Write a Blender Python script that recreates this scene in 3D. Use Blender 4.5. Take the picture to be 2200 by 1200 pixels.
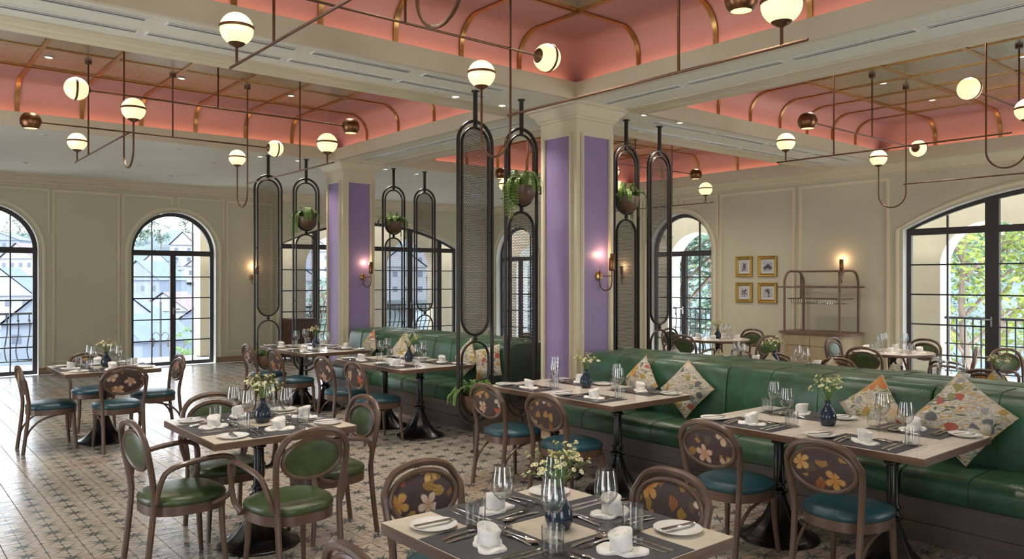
import bpy, math, random
from mathutils import Vector, Matrix
PI = math.pi
R = math.radians
random.seed(11)
sc = bpy.context.scene
col = sc.collection
for o in list(bpy.data.objects):
    bpy.data.objects.remove(o)

# ------------------------------------------------------------------ camera
AIM = 50.277                      # degrees from +X towards +Y
cam_data = bpy.data.cameras.new('camera')
cam = bpy.data.objects.new('camera', cam_data)
col.objects.link(cam)
cam.location = (0, 0, 1.654)
cam.rotation_euler = (R(90), 0, R(AIM - 90))
cam_data.sensor_width = 36.0
cam_data.lens = 36.0 * 1681.2 / 2200.0
cam_data.clip_start = 0.05
cam_data.clip_end = 600
sc.camera = cam

# ------------------------------------------------------------------ sky, exposure
world = bpy.data.worlds.new('sky')
sc.world = world
world.use_nodes = True
wn = world.node_tree.nodes
wn.clear()
w_out = wn.new('ShaderNodeOutputWorld')
w_bg = wn.new('ShaderNodeBackground')
w_tc = wn.new('ShaderNodeTexCoord')
w_sep = wn.new('ShaderNodeSeparateXYZ')
w_ramp = wn.new('ShaderNodeValToRGB')
w_ramp.color_ramp.elements[0].position = 0.0
w_ramp.color_ramp.elements[0].color = (0.92, 0.95, 1.0, 1)
w_ramp.color_ramp.elements[1].position = 0.6
w_ramp.color_ramp.elements[1].color = (0.72, 0.84, 1.0, 1)
wl = world.node_tree.links
wl.new(w_tc.outputs['Generated'], w_sep.inputs[0])
wl.new(w_sep.outputs['Z'], w_ramp.inputs[0])
wl.new(w_ramp.outputs[0], w_bg.inputs['Color'])
wl.new(w_bg.outputs[0], w_out.inputs['Surface'])
w_bg.inputs['Strength'].default_value = 3.8

vs = sc.view_settings
vs.view_transform = 'Standard'
vs.look = 'None'
vs.exposure = 0.62
vs.gamma = 1.0
vs.use_curve_mapping = False
cy = sc.cycles
cy.max_bounces = 4
cy.diffuse_bounces = 3
cy.glossy_bounces = 2
cy.transmission_bounces = 4
cy.transparent_max_bounces = 12
cy.sample_clamp_indirect = 4.0
cy.caustics_reflective = False
cy.caustics_refractive = False
cy.use_denoising = True
cy.adaptive_threshold = 0.1

# power of the lamps that the room has
COVE_W = 0.40        # per metre of cove strip
SPOT_W = 40.0        # each recessed downlight
PANEL_W = 80.0       # each downlight set in the leaf panels
SCONCE_W = 1.2
GLOBE_E = 0.72       # glow of the opal globes
SUN_E = 2.2          # sunlight outside

# ------------------------------------------------------------------ room measures (metres)
YW, XW = 15.69, 12.30            # inner faces of the two window walls
XB, YB = -2.6, -2.6              # walls behind the camera
SOF, LIP, FAS, CEI = 3.46, 3.405, 3.574, 3.96
COLX, COLY1, COLY2 = 5.88, 5.99, 11.03
BEAM = 0.53


# ------------------------------------------------------------------ mesh builder
class MB:
    def __init__(self):
        self.v = []; self.f = []; self.uv = None

    def add(self, vs_, fs_):
        b = len(self.v)
        self.v += [tuple(p) for p in vs_]
        self.f += [tuple(i + b for i in f) for f in fs_]
        return self

    def box(self, x0, y0, z0, x1, y1, z1):
        return self.add([(x0, y0, z0), (x1, y0, z0), (x1, y1, z0), (x0, y1, z0),
                         (x0, y0, z1), (x1, y0, z1), (x1, y1, z1), (x0, y1, z1)],
                        [(3, 2, 1, 0), (4, 5, 6, 7), (0, 1, 5, 4), (1, 2, 6, 5), (2, 3, 7, 6), (3, 0, 4, 7)])

    def bbox(self, x0, y0, z0, x1, y1, z1, b=0.004):
        """box with its vertical and top edges chamfered"""
        pts = [(x0 + b, y0), (x1 - b, y0), (x1, y0 + b), (x1, y1 - b), (x1 - b, y1), (x0 + b, y1), (x0, y1 - b), (x0, y0 + b)]
        cx, cy_ = (x0 + x1) / 2, (y0 + y1) / 2
        sx = 1 - 2 * b / max(x1 - x0, 1e-6); sy = 1 - 2 * b / max(y1 - y0, 1e-6)
        top = [(cx + (x - cx) * sx, cy_ + (y - cy_) * sy) for x, y in pts]
        v = [(x, y, z0) for x, y in pts] + [(x, y, z1 - b) for x, y in pts] + [(x, y, z1) for x, y in top]
        f = [tuple(range(7, -1, -1)), tuple(range(16, 24))]
        for k in range(2):
            for i in range(8):
                j = (i + 1) % 8
                f.append((k * 8 + i, k * 8 + j, k * 8 + 8 + j, k * 8 + 8 + i))
        return self.add(v, f)

    def prism(self, pts, z0, z1):
        n = len(pts)
        v = [(x, y, z0) for x, y in pts] + [(x, y, z1) for x, y in pts]
        f = [tuple(range(n - 1, -1, -1)), tuple(range(n, 2 * n))]
        f += [(i, (i + 1) % n, n + (i + 1) % n, n + i) for i in range(n)]
        return self.add(v, f)

    def loops(self, rings, closed=True, cap0=True, cap1=True):
        """skin a list of equal-length vertex rings"""
        n = len(rings[0]); v = []; f = []
        for r in rings:
            v += r
        for k in range(len(rings) - 1):
            for i in range(n if closed else n - 1):
                j = (i + 1) % n
                f.append((k * n + i, k * n + j, (k + 1) * n + j, (k + 1) * n + i))
        if cap0: f.append(tuple(range(n - 1, -1, -1)))
        if cap1: f.append(tuple(range((len(rings) - 1) * n, len(rings) * n)))
        return self.add(v, f)

    def lathe(self, prof, n=16, c=(0, 0, 0), axis='z', flute=None):
        rings = []
        for r, z in prof:
            ring = []
            for i in range(n):
                a = 2 * PI * i / n
                rr = r
                if flute and flute[0] < z < flute[1]:
                    rr = r * (1 + flute[3] * math.cos(flute[2] * a))
                p = (rr * math.cos(a), rr * math.sin(a), z)
                if axis == 'x': p = (p[2], p[0], p[1])
                elif axis == 'y': p = (p[1], p[2], p[0])
                ring.append((p[0] + c[0], p[1] + c[1], p[2] + c[2]))
            rings.append(ring)
        return self.loops(rings, True, prof[0][0] > 1e-5, prof[-1][0] > 1e-5)

    def tube(self, path, r, n=8, closed=False, ref=None, ry=None, caps=True):
        P = [Vector(p) for p in path]
        m = len(P); rings = []; prev = None
        rad = r if isinstance(r, (list, tuple)) else [r] * m
        for i in range(m):
            if closed: t = P[(i + 1) % m] - P[(i - 1) % m]
            else: t = P[min(i + 1, m - 1)] - P[max(i - 1, 0)]
            t.normalize()
            if ref is not None: nrm = Vector(ref)
            elif prev is None: nrm = Vector((0, 0, 1)) if abs(t.z) < 0.9 else Vector((1, 0, 0))
            else: nrm = prev
            nrm = nrm - t * nrm.dot(t)
            if nrm.length < 1e-6: nrm = Vector((1, 0, 0)) - t * t.x
            nrm.normalize(); prev = nrm
            b = t.cross(nrm)
            k = 1.0 if ry is None else ry / (r if not isinstance(r, (list, tuple)) else rad[i])
            rings.append([tuple(P[i] + nrm * (rad[i] * math.cos(2 * PI * j / n)) + b * (rad[i] * k * math.sin(2 * PI * j / n))) for j in range(n)])
        if closed:
            rings.append(rings[0])
            return self.loops(rings, True, False, False)
        return self.loops(rings, True, caps, caps)

    def ball(self, c, r, n=12, m=8, sz=1.0):
        prof = [(r * math.sin(PI * k / m) if 0 < k < m else 1e-6, -r * sz * math.cos(PI * k / m)) for k in range(m + 1)]
        return self.lathe(prof, n, c)

    def xf(self, M_):
        self.v = [tuple(M_ @ Vector(p)) for p in self.v]
        return self

    def mesh(self, name, smooth=40):
        me = bpy.data.meshes.new(name)
        me.from_pydata(self.v, [], self.f)
        if self.uv:
            l = me.uv_layers.new(name='UVMap')
            flat = [c for f in self.uv for p in f for c in p]
            l.data.foreach_set('uv', flat)
        if smooth:
            me.polygons.foreach_set('use_smooth', [True] * len(me.polygons))
            me.set_sharp_from_angle(angle=R(smooth))
        me.update()
        return me


def cr(pts, seg=6, closed=False):
    """Catmull-Rom samples through pts"""
    P = [Vector(p) for p in pts]
    out = []
    n = len(P)
    rng = n if closed else n - 1
    for i in range(rng):
        p0 = P[(i - 1) % n] if closed or i > 0 else P[0] * 2 - P[1]
        p1 = P[i]; p2 = P[(i + 1) % n]
        p3 = P[(i + 2) % n] if closed or i + 2 < n else P[-1] * 2 - P[-2]
        for k in range(seg):
            t = k / seg
            out.append(0.5 * ((2 * p1) + (p2 - p0) * t + (2 * p0 - 5 * p1 + 4 * p2 - p3) * t * t + (3 * p1 - p0 - 3 * p2 + p3) * t ** 3))
    if not closed: out.append(P[-1])
    return [tuple(p) for p in out]


def setp(o, label=None, cat=None, group=None, kind=None):
    if label: o['label'] = label
    if cat: o['category'] = cat
    if group: o['group'] = group
    if kind: o['kind'] = kind
    return o


def obj(name, mesh, mat=None, parent=None, loc=None, rz=None, smooth=40, kind=None):
    if isinstance(mesh, MB): mesh = mesh.mesh(name, smooth)
    o = bpy.data.objects.new(name, mesh)
    col.objects.link(o)
    if mat is not None and not mesh.materials: mesh.materials.append(mat)
    if parent is not None: o.parent = parent
    if loc is not None: o.location = loc
    if rz is not None: o.rotation_euler = (0, 0, rz)
    if kind: o['kind'] = kind
    return o


def thing(name, label, cat, loc=(0, 0, 0), rz=0.0, group=None):
    o = bpy.data.objects.new(name, None)
    o.empty_display_size = 0.1
    col.objects.link(o)
    o.location = loc; o.rotation_euler = (0, 0, rz)
    return setp(o, label, cat, group)


def copy_tree(src, loc=None, rz=None, label=None, group=None, parent=None):
    c = src.copy(); col.objects.link(c)
    if parent is not None: c.parent = parent
    if loc is not None: c.location = loc
    if rz is not None: c.rotation_euler = (0, 0, rz)
    if label: c['label'] = label
    if group: c['group'] = group
    for ch in KIDS.get(src.name, ()):
        copy_tree(ch, parent=c)
    return c


KIDS = {}


def index_kids(root):
    KIDS[root.name] = list(root.children)
    for ch in root.children:
        index_kids(ch)


class Proto:
    """first use moves the thing itself, later uses copy it with its parts"""
    def __init__(self, root):
        self.root = root; self.used = False
        index_kids(root)

    def put(self, loc, rz, label, group=None):
        if not self.used:
            self.used = True
            o = self.root
            o.location = loc; o.rotation_euler = (0, 0, rz); o['label'] = label
            if group: o['group'] = group
            return o
        return copy_tree(self.root, loc, rz, label, group)
# ------------------------------------------------------------------ materials
class N:
    def __init__(self, mat):
        self.t = mat.node_tree

    def n(self, kind, **kw):
        nd = self.t.nodes.new('ShaderNode' + kind)
        for k, v in kw.items():
            if k.startswith('i_'):
                nd.inputs[k[2:].replace('_', ' ')].default_value = v
            else: setattr(nd, k, v)
        return nd

    def l(self, a, b): self.t.links.new(a, b)

    def m(self, op, a, b=None, c=None, clamp=False):
        nd = self.t.nodes.new('ShaderNodeMath'); nd.operation = op; nd.use_clamp = clamp
        for i, x in enumerate((a, b, c)):
            if x is None: continue
            if isinstance(x, (int, float)): nd.inputs[i].default_value = x
            else: self.l(x, nd.inputs[i])
        return nd.outputs[0]

    def mix(self, fac, a, b, blend='MIX'):
        nd = self.t.nodes.new('ShaderNodeMix'); nd.data_type = 'RGBA'; nd.blend_type = blend
        for s, x in ((0, fac), (6, a), (7, b)):
            if isinstance(x, (int, float)): nd.inputs[s].default_value = x
            elif isinstance(x, tuple): nd.inputs[s].default_value = (x + (1,))[:4]
            else: self.l(x, nd.inputs[s])
        return nd.outputs[2]

    def ramp(self, fac, stops, interp='LINEAR'):
        nd = self.t.nodes.new('ShaderNodeValToRGB')
        cr_ = nd.color_ramp; cr_.interpolation = interp
        while len(cr_.elements) < len(stops): cr_.elements.new(0.5)
        for e, (p, c) in zip(cr_.elements, stops):
            e.position = p; e.color = (c + (1,))[:4]
        self.l(fac, nd.inputs[0])
        return nd.outputs[0]


def new_mat(name):
    m = bpy.data.materials.new(name); m.use_nodes = True
    return m, N(m), m.node_tree.nodes['Principled BSDF']


def mat(name, c, rough=0.5, *, metal=0.0, spec=0.5, var=0.0, vs_=6.0, vstretch=(1, 1, 1), bump=0.0, bs=60.0, coat=0.0, detail=3.0, sheen=0.0, c2=None):
    m, g, p = new_mat(name)
    p.inputs['Base Color'].default_value = c + (1,)
    p.inputs['Roughness'].default_value = rough
    p.inputs['Metallic'].default_value = metal
    p.inputs['Specular IOR Level'].default_value = spec
    if coat: p.inputs['Coat Weight'].default_value = coat; p.inputs['Coat Roughness'].default_value = 0.15
    if sheen: p.inputs['Sheen Weight'].default_value = sheen
    if var or bump:
        tc = g.n('TexCoord'); mp = g.n('Mapping'); mp.inputs['Scale'].default_value = vstretch
        g.l(tc.outputs['Object'], mp.inputs[0])
    if var:
        nz = g.n('TexNoise', i_Scale=vs_, i_Detail=detail)
        g.l(mp.outputs[0], nz.inputs['Vector'])
        lo = tuple(x * (1 - var) for x in c); hi = tuple(min(1, x * (1 + var)) for x in c)
        if c2: lo, hi = c, c2
        g.l(g.ramp(nz.outputs['Fac'], [(0.3, lo), (0.7, hi)]), p.inputs['Base Color'])
    if bump:
        nb = g.n('TexNoise', i_Scale=bs, i_Detail=2.0); g.l(mp.outputs[0], nb.inputs['Vector'])
        b = g.n('Bump'); b.inputs['Strength'].default_value = bump; b.inputs['Distance'].default_value = 0.01
        g.l(nb.outputs['Fac'], b.inputs['Height']); g.l(b.outputs[0], p.inputs['Normal'])
    return m


def emis(name, c, s):
    m, g, p = new_mat(name)
    p.inputs['Base Color'].default_value = c + (1,)
    p.inputs['Emission Color'].default_value = c + (1,)
    p.inputs['Emission Strength'].default_value = s
    p.inputs['Roughness'].default_value = 0.3
    return m


def thin_glass(name, tint=(0.97, 0.98, 0.98), refl=1.0, ior=1.5, base=0.0):
    m, g, p = new_mat(name)
    g.t.nodes.remove(p)
    out = [n for n in g.t.nodes if n.type == 'OUTPUT_MATERIAL'][0]
    tr = g.n('BsdfTransparent'); tr.inputs[0].default_value = tint + (1,)
    gl = g.n('BsdfGlossy'); gl.inputs['Roughness'].default_value = 0.02
    lw = g.n('LayerWeight'); lw.inputs['Blend'].default_value = 0.5
    f = g.m('ADD', g.m('MULTIPLY', g.m('POWER', lw.outputs['Facing'], 4.0), refl), 0.035 + base, clamp=True)
    mx = g.n('MixShader'); g.l(f, mx.inputs[0]); g.l(tr.outputs[0], mx.inputs[1]); g.l(gl.outputs[0], mx.inputs[2])
    g.l(mx.outputs[0], out.inputs[0])
    return m


M = {}
M['soffit'] = mat('soffit_paint', (0.77, 0.75, 0.64), 0.6, var=0.03, vs_=1.5)
M['trimcream'] = mat('cream_trim_paint', (0.66, 0.59, 0.42), 0.5, var=0.03, vs_=3)
M['wall'] = mat('warm_wall_paint', (0.60, 0.56, 0.41), 0.75, var=0.05, vs_=0.9, bump=0.04, bs=180)
M['walltrim'] = mat('wall_moulding_paint', (0.74, 0.67, 0.48), 0.45)
M['reveal'] = mat('window_reveal_paint', (0.80, 0.80, 0.74), 0.5)
M['pink'] = mat('rose_cove_paint', (0.53, 0.265, 0.24), 0.55, var=0.04, vs_=2)
M['brass'] = mat('brushed_brass', (0.50, 0.29, 0.10), 0.33, metal=1.0, var=0.15, vs_=20)
M['bronze'] = mat('antique_bronze_rod', (0.13, 0.065, 0.035), 0.38, metal=0.75)
M['purple'] = mat('violet_wall_panel', (0.27, 0.20, 0.37), 0.42, var=0.05, vs_=2)
M['dark'] = mat('dark_bronze_metal', (0.030, 0.024, 0.022), 0.38, metal=0.4, spec=0.5)
M['iron'] = mat('black_cast_iron', (0.005, 0.005, 0.006), 0.26, spec=0.45)
M['wood'] = mat('grey_brown_bentwood', (0.098, 0.054, 0.034), 0.38, var=0.22, vs_=14, vstretch=(1, 1, 0.25), coat=0.15)
M['woodedge'] = mat('walnut_table_edge', (0.125, 0.068, 0.043), 0.45, var=0.25, vs_=22, vstretch=(0.25, 0.25, 3))
M['plinth'] = mat('bench_plinth_wood', (0.105, 0.072, 0.056), 0.4, var=0.15, vs_=9, vstretch=(2, 0.3, 2))
M['base'] = mat('oak_baseboard', (0.30, 0.19, 0.11), 0.5, var=0.2, vs_=10, vstretch=(0.3, 0.3, 2))
M['cream'] = mat('cream_stone_top', (0.62, 0.54, 0.43), 0.28, var=0.06, vs_=35, detail=5)
M['greytop'] = mat('pale_oak_top', (0.66, 0.58, 0.50), 0.15, var=0.07, vs_=8, vstretch=(0.5, 3, 1), spec=0.6)
M['teal'] = mat('teal_leather', (0.014, 0.055, 0.075), 0.33, spec=0.5, bump=0.12, bs=220)
M['olive'] = mat('green_leather', (0.046, 0.070, 0.022), 0.32, spec=0.5, var=0.3, vs_=12, bump=0.1, bs=180)
M['bench'] = mat('bottle_green_leather', (0.030, 0.058, 0.026), 0.33, c2=(0.042, 0.125, 0.070), spec=0.5, var=0.32, vs_=5.5, bump=0.18, bs=60, detail=6)
M['seam'] = mat('dark_seam_thread', (0.01, 0.03, 0.018), 0.7)
M['white'] = mat('white_porcelain', (0.80, 0.79, 0.76), 0.12, spec=0.6)
M['napkin'] = mat('white_linen', (0.80, 0.76, 0.71), 0.85, bump=0.25, bs=300, sheen=0.2)
M['steel'] = mat('polished_steel', (0.60, 0.57, 0.55), 0.16, metal=1.0)
M['navy'] = mat('navy_glaze', (0.012, 0.024, 0.045), 0.12, spec=0.6)
M['stem'] = mat('leaf_green', (0.11, 0.20, 0.035), 0.6, var=0.3, vs_=30)
M['fern'] = mat('fern_green', (0.115, 0.22, 0.03), 0.55, var=0.35, vs_=14)
M['petal'] = mat('cream_petal', (0.82, 0.78, 0.58), 0.7)
M['pollen'] = mat('yellow_flower_centre', (0.55, 0.42, 0.06), 0.7)
M['globe'] = emis('opal_globe_glow', (1.0, 0.74, 0.41), GLOBE_E)
M['warmglow'] = emis('amber_bulb_glow', (1.0, 0.62, 0.25), 1.6)
M['spotoff'] = mat('dark_downlight_lens', (0.05, 0.05, 0.05), 0.2)
M['spotglow'] = emis('downlight_lens_glow', (1.0, 0.9, 0.75), 3.0)
M['bowl'] = mat('brown_planter_glaze', (0.12, 0.062, 0.036), 0.35, var=0.2, vs_=8)
M['winframe'] = mat('charcoal_window_metal', (0.040, 0.036, 0.036), 0.45, spec=0.4)
M['winglass'] = thin_glass('clear_window_glass', (0.97, 0.98, 0.98), 0.6)
M['glass'] = thin_glass('drinking_glass', (0.96, 0.965, 0.965), 1.1, 1.5, 0.055)
M['vent'] = mat('white_vent_frame', (0.72, 0.72, 0.68), 0.4, spec=0.6)
M['ventslot'] = mat('dark_vent_slot', (0.02, 0.02, 0.02), 0.6)
M['ventlou'] = mat('bright_vent_louvre', (0.75, 0.75, 0.73), 0.3, metal=0.6)
M['gold'] = mat('gilt_picture_frame', (0.42, 0.27, 0.07), 0.35, metal=0.9, var=0.3, vs_=40, bump=0.3, bs=90)
M['paper'] = mat('ivory_mount_board', (0.72, 0.70, 0.66), 0.9)
M['ink'] = mat('grey_sketch_ink', (0.10, 0.10, 0.11), 0.9)
M['cabpale'] = mat('pale_oak_veneer', (0.42, 0.33, 0.20), 0.45, var=0.12, vs_=6, vstretch=(2, 2, 0.4))
M['cabwood'] = mat('taupe_oak_frame', (0.17, 0.10, 0.065), 0.45, var=0.15, vs_=10)
M['stucco'] = mat('cream_stucco', (0.42, 0.355, 0.25), 0.85, var=0.05, vs_=1.5, bump=0.06, bs=120)
M['stone'] = mat('white_terrace_paving', (0.62, 0.61, 0.60), 0.6, var=0.06, vs_=3)
M['rail'] = mat('wrought_iron_rail', (0.035, 0.036, 0.04), 0.5)
M['grout'] = mat('dark_grout', (0.10, 0.085, 0.075), 0.8)

# woven charcoal mat
m, g, p = new_mat('charcoal_woven_vinyl')
tc = g.n('TexCoord'); wv = g.n('TexWave', wave_type='BANDS', bands_direction='X', i_Scale=75.0, i_Distortion=1.2)
wv2 = g.n('TexWave', wave_type='BANDS', bands_direction='Y', i_Scale=75.0, i_Distortion=1.2)
g.l(tc.outputs['Object'], wv.inputs['Vector']); g.l(tc.outputs['Object'], wv2.inputs['Vector'])
f = g.m('MULTIPLY', wv.outputs['Fac'], wv2.outputs['Fac'])
g.l(g.ramp(f, [(0.0, (0.022, 0.023, 0.030)), (0.8, (0.062, 0.064, 0.078))]), p.inputs['Base Color'])
b = g.n('Bump'); b.inputs['Strength'].default_value = 0.3; b.inputs['Distance'].default_value = 0.002
g.l(f, b.inputs['Height']); g.l(b.outputs[0], p.inputs['Normal'])
p.inputs['Roughness'].default_value = 0.5
M['mat'] = m

# star tile: one eight-pointed star at the centre of every tile (UV 0..1 over a tile)
m, g, p = new_mat('star_cement_tile')
uv = g.n('UVMap'); sp = g.n('SeparateXYZ'); g.l(uv.outputs[0], sp.inputs[0])
x = g.m('SUBTRACT', sp.outputs[0], 0.5); y = g.m('SUBTRACT', sp.outputs[1], 0.5)
ax, ay = g.m('ABSOLUTE', x), g.m('ABSOLUTE', y)
dx = g.m('MULTIPLY', g.m('ABSOLUTE', g.m('ADD', x, y)), 0.7071)
dy = g.m('MULTIPLY', g.m('ABSOLUTE', g.m('SUBTRACT', x, y)), 0.7071)


def spike(a_, b_, w_, L_):
    return g.m('SUBTRACT', g.m('MULTIPLY', g.m('SUBTRACT', 1.0, g.m('DIVIDE', a_, L_)), w_), b_)


s1 = g.m('MAXIMUM', spike(ax, ay, 0.078, 0.43), spike(ay, ax, 0.078, 0.43))
s2 = g.m('MAXIMUM', spike(dx, dy, 0.064, 0.66), spike(dy, dx, 0.064, 0.66))
star = g.m('MAXIMUM', s1, s2)
# small rhombs at the edge midpoints
rh1 = g.m('SUBTRACT', 0.085, g.m('ADD', g.m('SUBTRACT', 0.5, ax), g.m('MULTIPLY', ay, 1.8)))
rh2 = g.m('SUBTRACT', 0.085, g.m('ADD', g.m('SUBTRACT', 0.5, ay), g.m('MULTIPLY', ax, 1.8)))
star = g.m('MAXIMUM', star, g.m('MAXIMUM', rh1, rh2))
core = g.m('SUBTRACT', 0.035, g.m('MAXIMUM', ax, ay))
msk = g.m('MULTIPLY', star, 60.0, clamp=True)
hole = g.m('MULTIPLY', core, 80.0, clamp=True)
geo = g.n('NewGeometry')
nz = g.n('TexNoise', i_Scale=1.1, i_Detail=3.0); g.l(geo.outputs['Position'], nz.inputs['Vector'])
mp = g.n('Mapping'); mp.inputs['Scale'].default_value = (3.0, 11.0, 1.0); mp.inputs['Rotation'].default_value = (0, 0, 0.4)
g.l(geo.outputs['Position'], mp.inputs[0])
nz2 = g.n('TexNoise', i_Scale=2.2, i_Detail=5.0); g.l(mp.outputs[0], nz2.inputs['Vector'])
basec = g.ramp(nz.outputs['Fac'], [(0.32, (0.43, 0.36, 0.28)), (0.5, (0.47, 0.42, 0.355)), (0.66, (0.43, 0.31, 0.21))])
basec = g.mix(g.m('MULTIPLY', nz2.outputs['Fac'], 0.5), basec, (0.27, 0.225, 0.185))
cl = g.mix(msk, basec, (0.060, 0.075, 0.080))
cl = g.mix(g.m('MULTIPLY', hole, 0.8), cl, (0.34, 0.32, 0.28))
g.l(cl, p.inputs['Base Color'])
g.l(g.ramp(nz2.outputs['Fac'], [(0.3, (0.15, 0.15, 0.15)), (0.7, (0.32, 0.32, 0.32))]), p.inputs['Roughness'])
b = g.n('Bump'); b.inputs['Strength'].default_value = 0.13; b.inputs['Distance'].default_value = 0.012
g.l(nz2.outputs['Fac'], b.inputs['Height']); g.l(b.outputs[0], p.inputs['Normal'])
p.inputs['Specular IOR Level'].default_value = 1.0
M['tile'] = m


def floral(name, ground, leaf_stops, flower_stops, fs, ls, dens=0.6, vein=(0.03, 0.02, 0.02), eye=(0.45, 0.16, 0.03), rough=0.6, strokes=None):
    """printed cloth: a layer of pointed leaves under a layer of petalled flowers (in the y-z plane of the panel)"""
    m, g, p = new_mat(name)
    tc = g.n('TexCoord'); oi = g.n('ObjectInfo')
    sp = g.n('SeparateXYZ'); g.l(tc.outputs['Object'], sp.inputs[0])
    r7 = g.m('MULTIPLY', oi.outputs['Random'], 9.7)
    nzv = g.n('TexNoise', i_Scale=14.0, i_Detail=2.0); g.l(tc.outputs['Object'], nzv.inputs['Vector'])
    nsp = g.n('SeparateXYZ'); g.l(nzv.outputs['Color'], nsp.inputs[0])
    yy = g.m('ADD', g.m('ADD', sp.outputs[1], r7), g.m('MULTIPLY', g.m('SUBTRACT', nsp.outputs[0], 0.5), 0.022))
    zz = g.m('ADD', g.m('ADD', sp.outputs[2], r7), g.m('MULTIPLY', g.m('SUBTRACT', nsp.outputs[1], 0.5), 0.022))

    def layer(scale, off):
        cb = g.n('CombineXYZ'); ya = g.m('ADD', yy, off); za = g.m('ADD', zz, off * 1.7)
        g.l(ya, cb.inputs[0]); g.l(za, cb.inputs[1])
        vo = g.n('TexVoronoi', voronoi_dimensions='2D', i_Scale=scale, i_Randomness=0.85); g.l(cb.outputs[0], vo.inputs['Vector'])
        ps = g.n('SeparateXYZ'); g.l(vo.outputs['Position'], ps.inputs[0])
        cs = g.n('SeparateXYZ'); g.l(vo.outputs['Color'], cs.inputs[0])
        dy_, dz_ = g.m('SUBTRACT', ya, ps.outputs[0]), g.m('SUBTRACT', za, ps.outputs[1])
        rot = g.m('MULTIPLY', cs.outputs[1], 6.283)
        ang = g.m('ADD', g.m('ARCTAN2', dy_, dz_), rot)
        rad = g.m('MULTIPLY', g.m('SQRT', g.m('ADD', g.m('MULTIPLY', dy_, dy_), g.m('MULTIPLY', dz_, dz_))), scale)
        return cs, ang, rad
    if strokes:   # loose brush strokes over the whole ground
        cb = g.n('CombineXYZ'); g.l(yy, cb.inputs[0]); g.l(zz, cb.inputs[1]); g.l(r7, cb.inputs[2])
        mpx = g.n('Mapping'); mpx.inputs['Scale'].default_value = (9.0, 30.0, 1.0); mpx.inputs['Rotation'].default_value = (0, 0, 0.7)
        g.l(cb.outputs[0], mpx.inputs[0])
        ns = g.n('TexNoise', i_Scale=1.0, i_Detail=2.0, i_Distortion=1.6); g.l(mpx.outputs[0], ns.inputs['Vector'])
        ground = g.ramp(ns.outputs['Fac'], strokes, 'CONSTANT')
    # leaves: long narrow lobes
    cs, ang, rad = layer(ls, 3.3)
    lobe = g.m('MAXIMUM', g.m('COSINE', ang), 0.0)
    lr = g.m('MULTIPLY', g.m('POWER', lobe, 2.6), 0.85)
    lm = g.m('MULTIPLY', g.m('SUBTRACT', g.m('ADD', lr, 0.05), rad), 16.0, clamp=True)
    lc = g.ramp(cs.outputs[0], leaf_stops, 'CONSTANT')
    strk = g.m('MULTIPLY', g.m('ABSOLUTE', g.m('SINE', g.m('MULTIPLY', ang, 9.0))), 0.5)
    lc = g.mix(strk, lc, vein)
    c = g.mix(lm, ground, lc)
    # flowers: five rounded petals with darker throats
    cs, ang, rad = layer(fs, 0.0)
    pet = g.m('ABSOLUTE', g.m('COSINE', g.m('MULTIPLY', ang, 2.5)))
    fr = g.m('ADD', g.m('MULTIPLY', g.m('POWER', pet, 0.55), 0.34), 0.12)
    on = g.m('LESS_THAN', cs.outputs[2], dens)
    fm = g.m('MULTIPLY', g.m('MULTIPLY', g.m('SUBTRACT', fr, rad), 14.0, clamp=True), on)
    fc = g.ramp(cs.outputs[0], flower_stops, 'CONSTANT')
    shade = g.m('MULTIPLY', g.m('SUBTRACT', 1.0, g.m('DIVIDE', rad, 0.40), clamp=True), 0.75)
    fc = g.mix(shade, fc, eye)
    vn = g.m('MULTIPLY', g.m('POWER', g.m('ABSOLUTE', g.m('SINE', g.m('MULTIPLY', ang, 15.0))), 3.0), 0.28)
    fc = g.mix(vn, fc, vein)
    edge = g.m('SUBTRACT', 1.0, g.m('MULTIPLY', pet, 3.5), clamp=True)
    fc = g.mix(g.m('MULTIPLY', edge, 0.8), fc, vein)
    c = g.mix(fm, c, fc)
    g.l(c, p.inputs['Base Color'])
    p.inputs['Roughness'].default_value = rough
    return m


M['floral'] = floral('dark_floral_fabric', (0.050, 0.030, 0.028),
                     [(0.0, (0.36, 0.19, 0.03)), (0.30, (0.05, 0.03, 0.028)), (0.52, (0.42, 0.24, 0.05)), (0.72, (0.10, 0.08, 0.04)), (0.86, (0.30, 0.10, 0.02))],
                     [(0.0, (0.58, 0.42, 0.31)), (0.30, (0.50, 0.27, 0.07)), (0.50, (0.62, 0.52, 0.42)), (0.72, (0.42, 0.07, 0.03)), (0.84, (0.56, 0.36, 0.12))], 7.6, 12.0, 0.66)
M['cushion'] = floral('bright_floral_linen', (0.34, 0.33, 0.24),
                      [(0.0, (0.10, 0.11, 0.14)), (0.24, (0.52, 0.48, 0.40)), (0.40, (0.26, 0.27, 0.06)), (0.55, (0.34, 0.33, 0.34)), (0.70, (0.46, 0.07, 0.03)), (0.82, (0.50, 0.30, 0.04))],
                      [(0.0, (0.64, 0.60, 0.52)), (0.34, (0.60, 0.33, 0.03)), (0.64, (0.60, 0.56, 0.48)), (0.80, (0.50, 0.12, 0.04))], 4.6, 10.0, 0.72, vein=(0.20, 0.17, 0.15), eye=(0.56, 0.29, 0.03), rough=0.8,
                      strokes=[(0.0, (0.10, 0.11, 0.13)), (0.36, (0.30, 0.29, 0.12)), (0.42, (0.56, 0.53, 0.46)), (0.50, (0.36, 0.35, 0.36)), (0.55, (0.52, 0.30, 0.05)), (0.60, (0.58, 0.55, 0.48)), (0.70, (0.42, 0.10, 0.04))])

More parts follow.
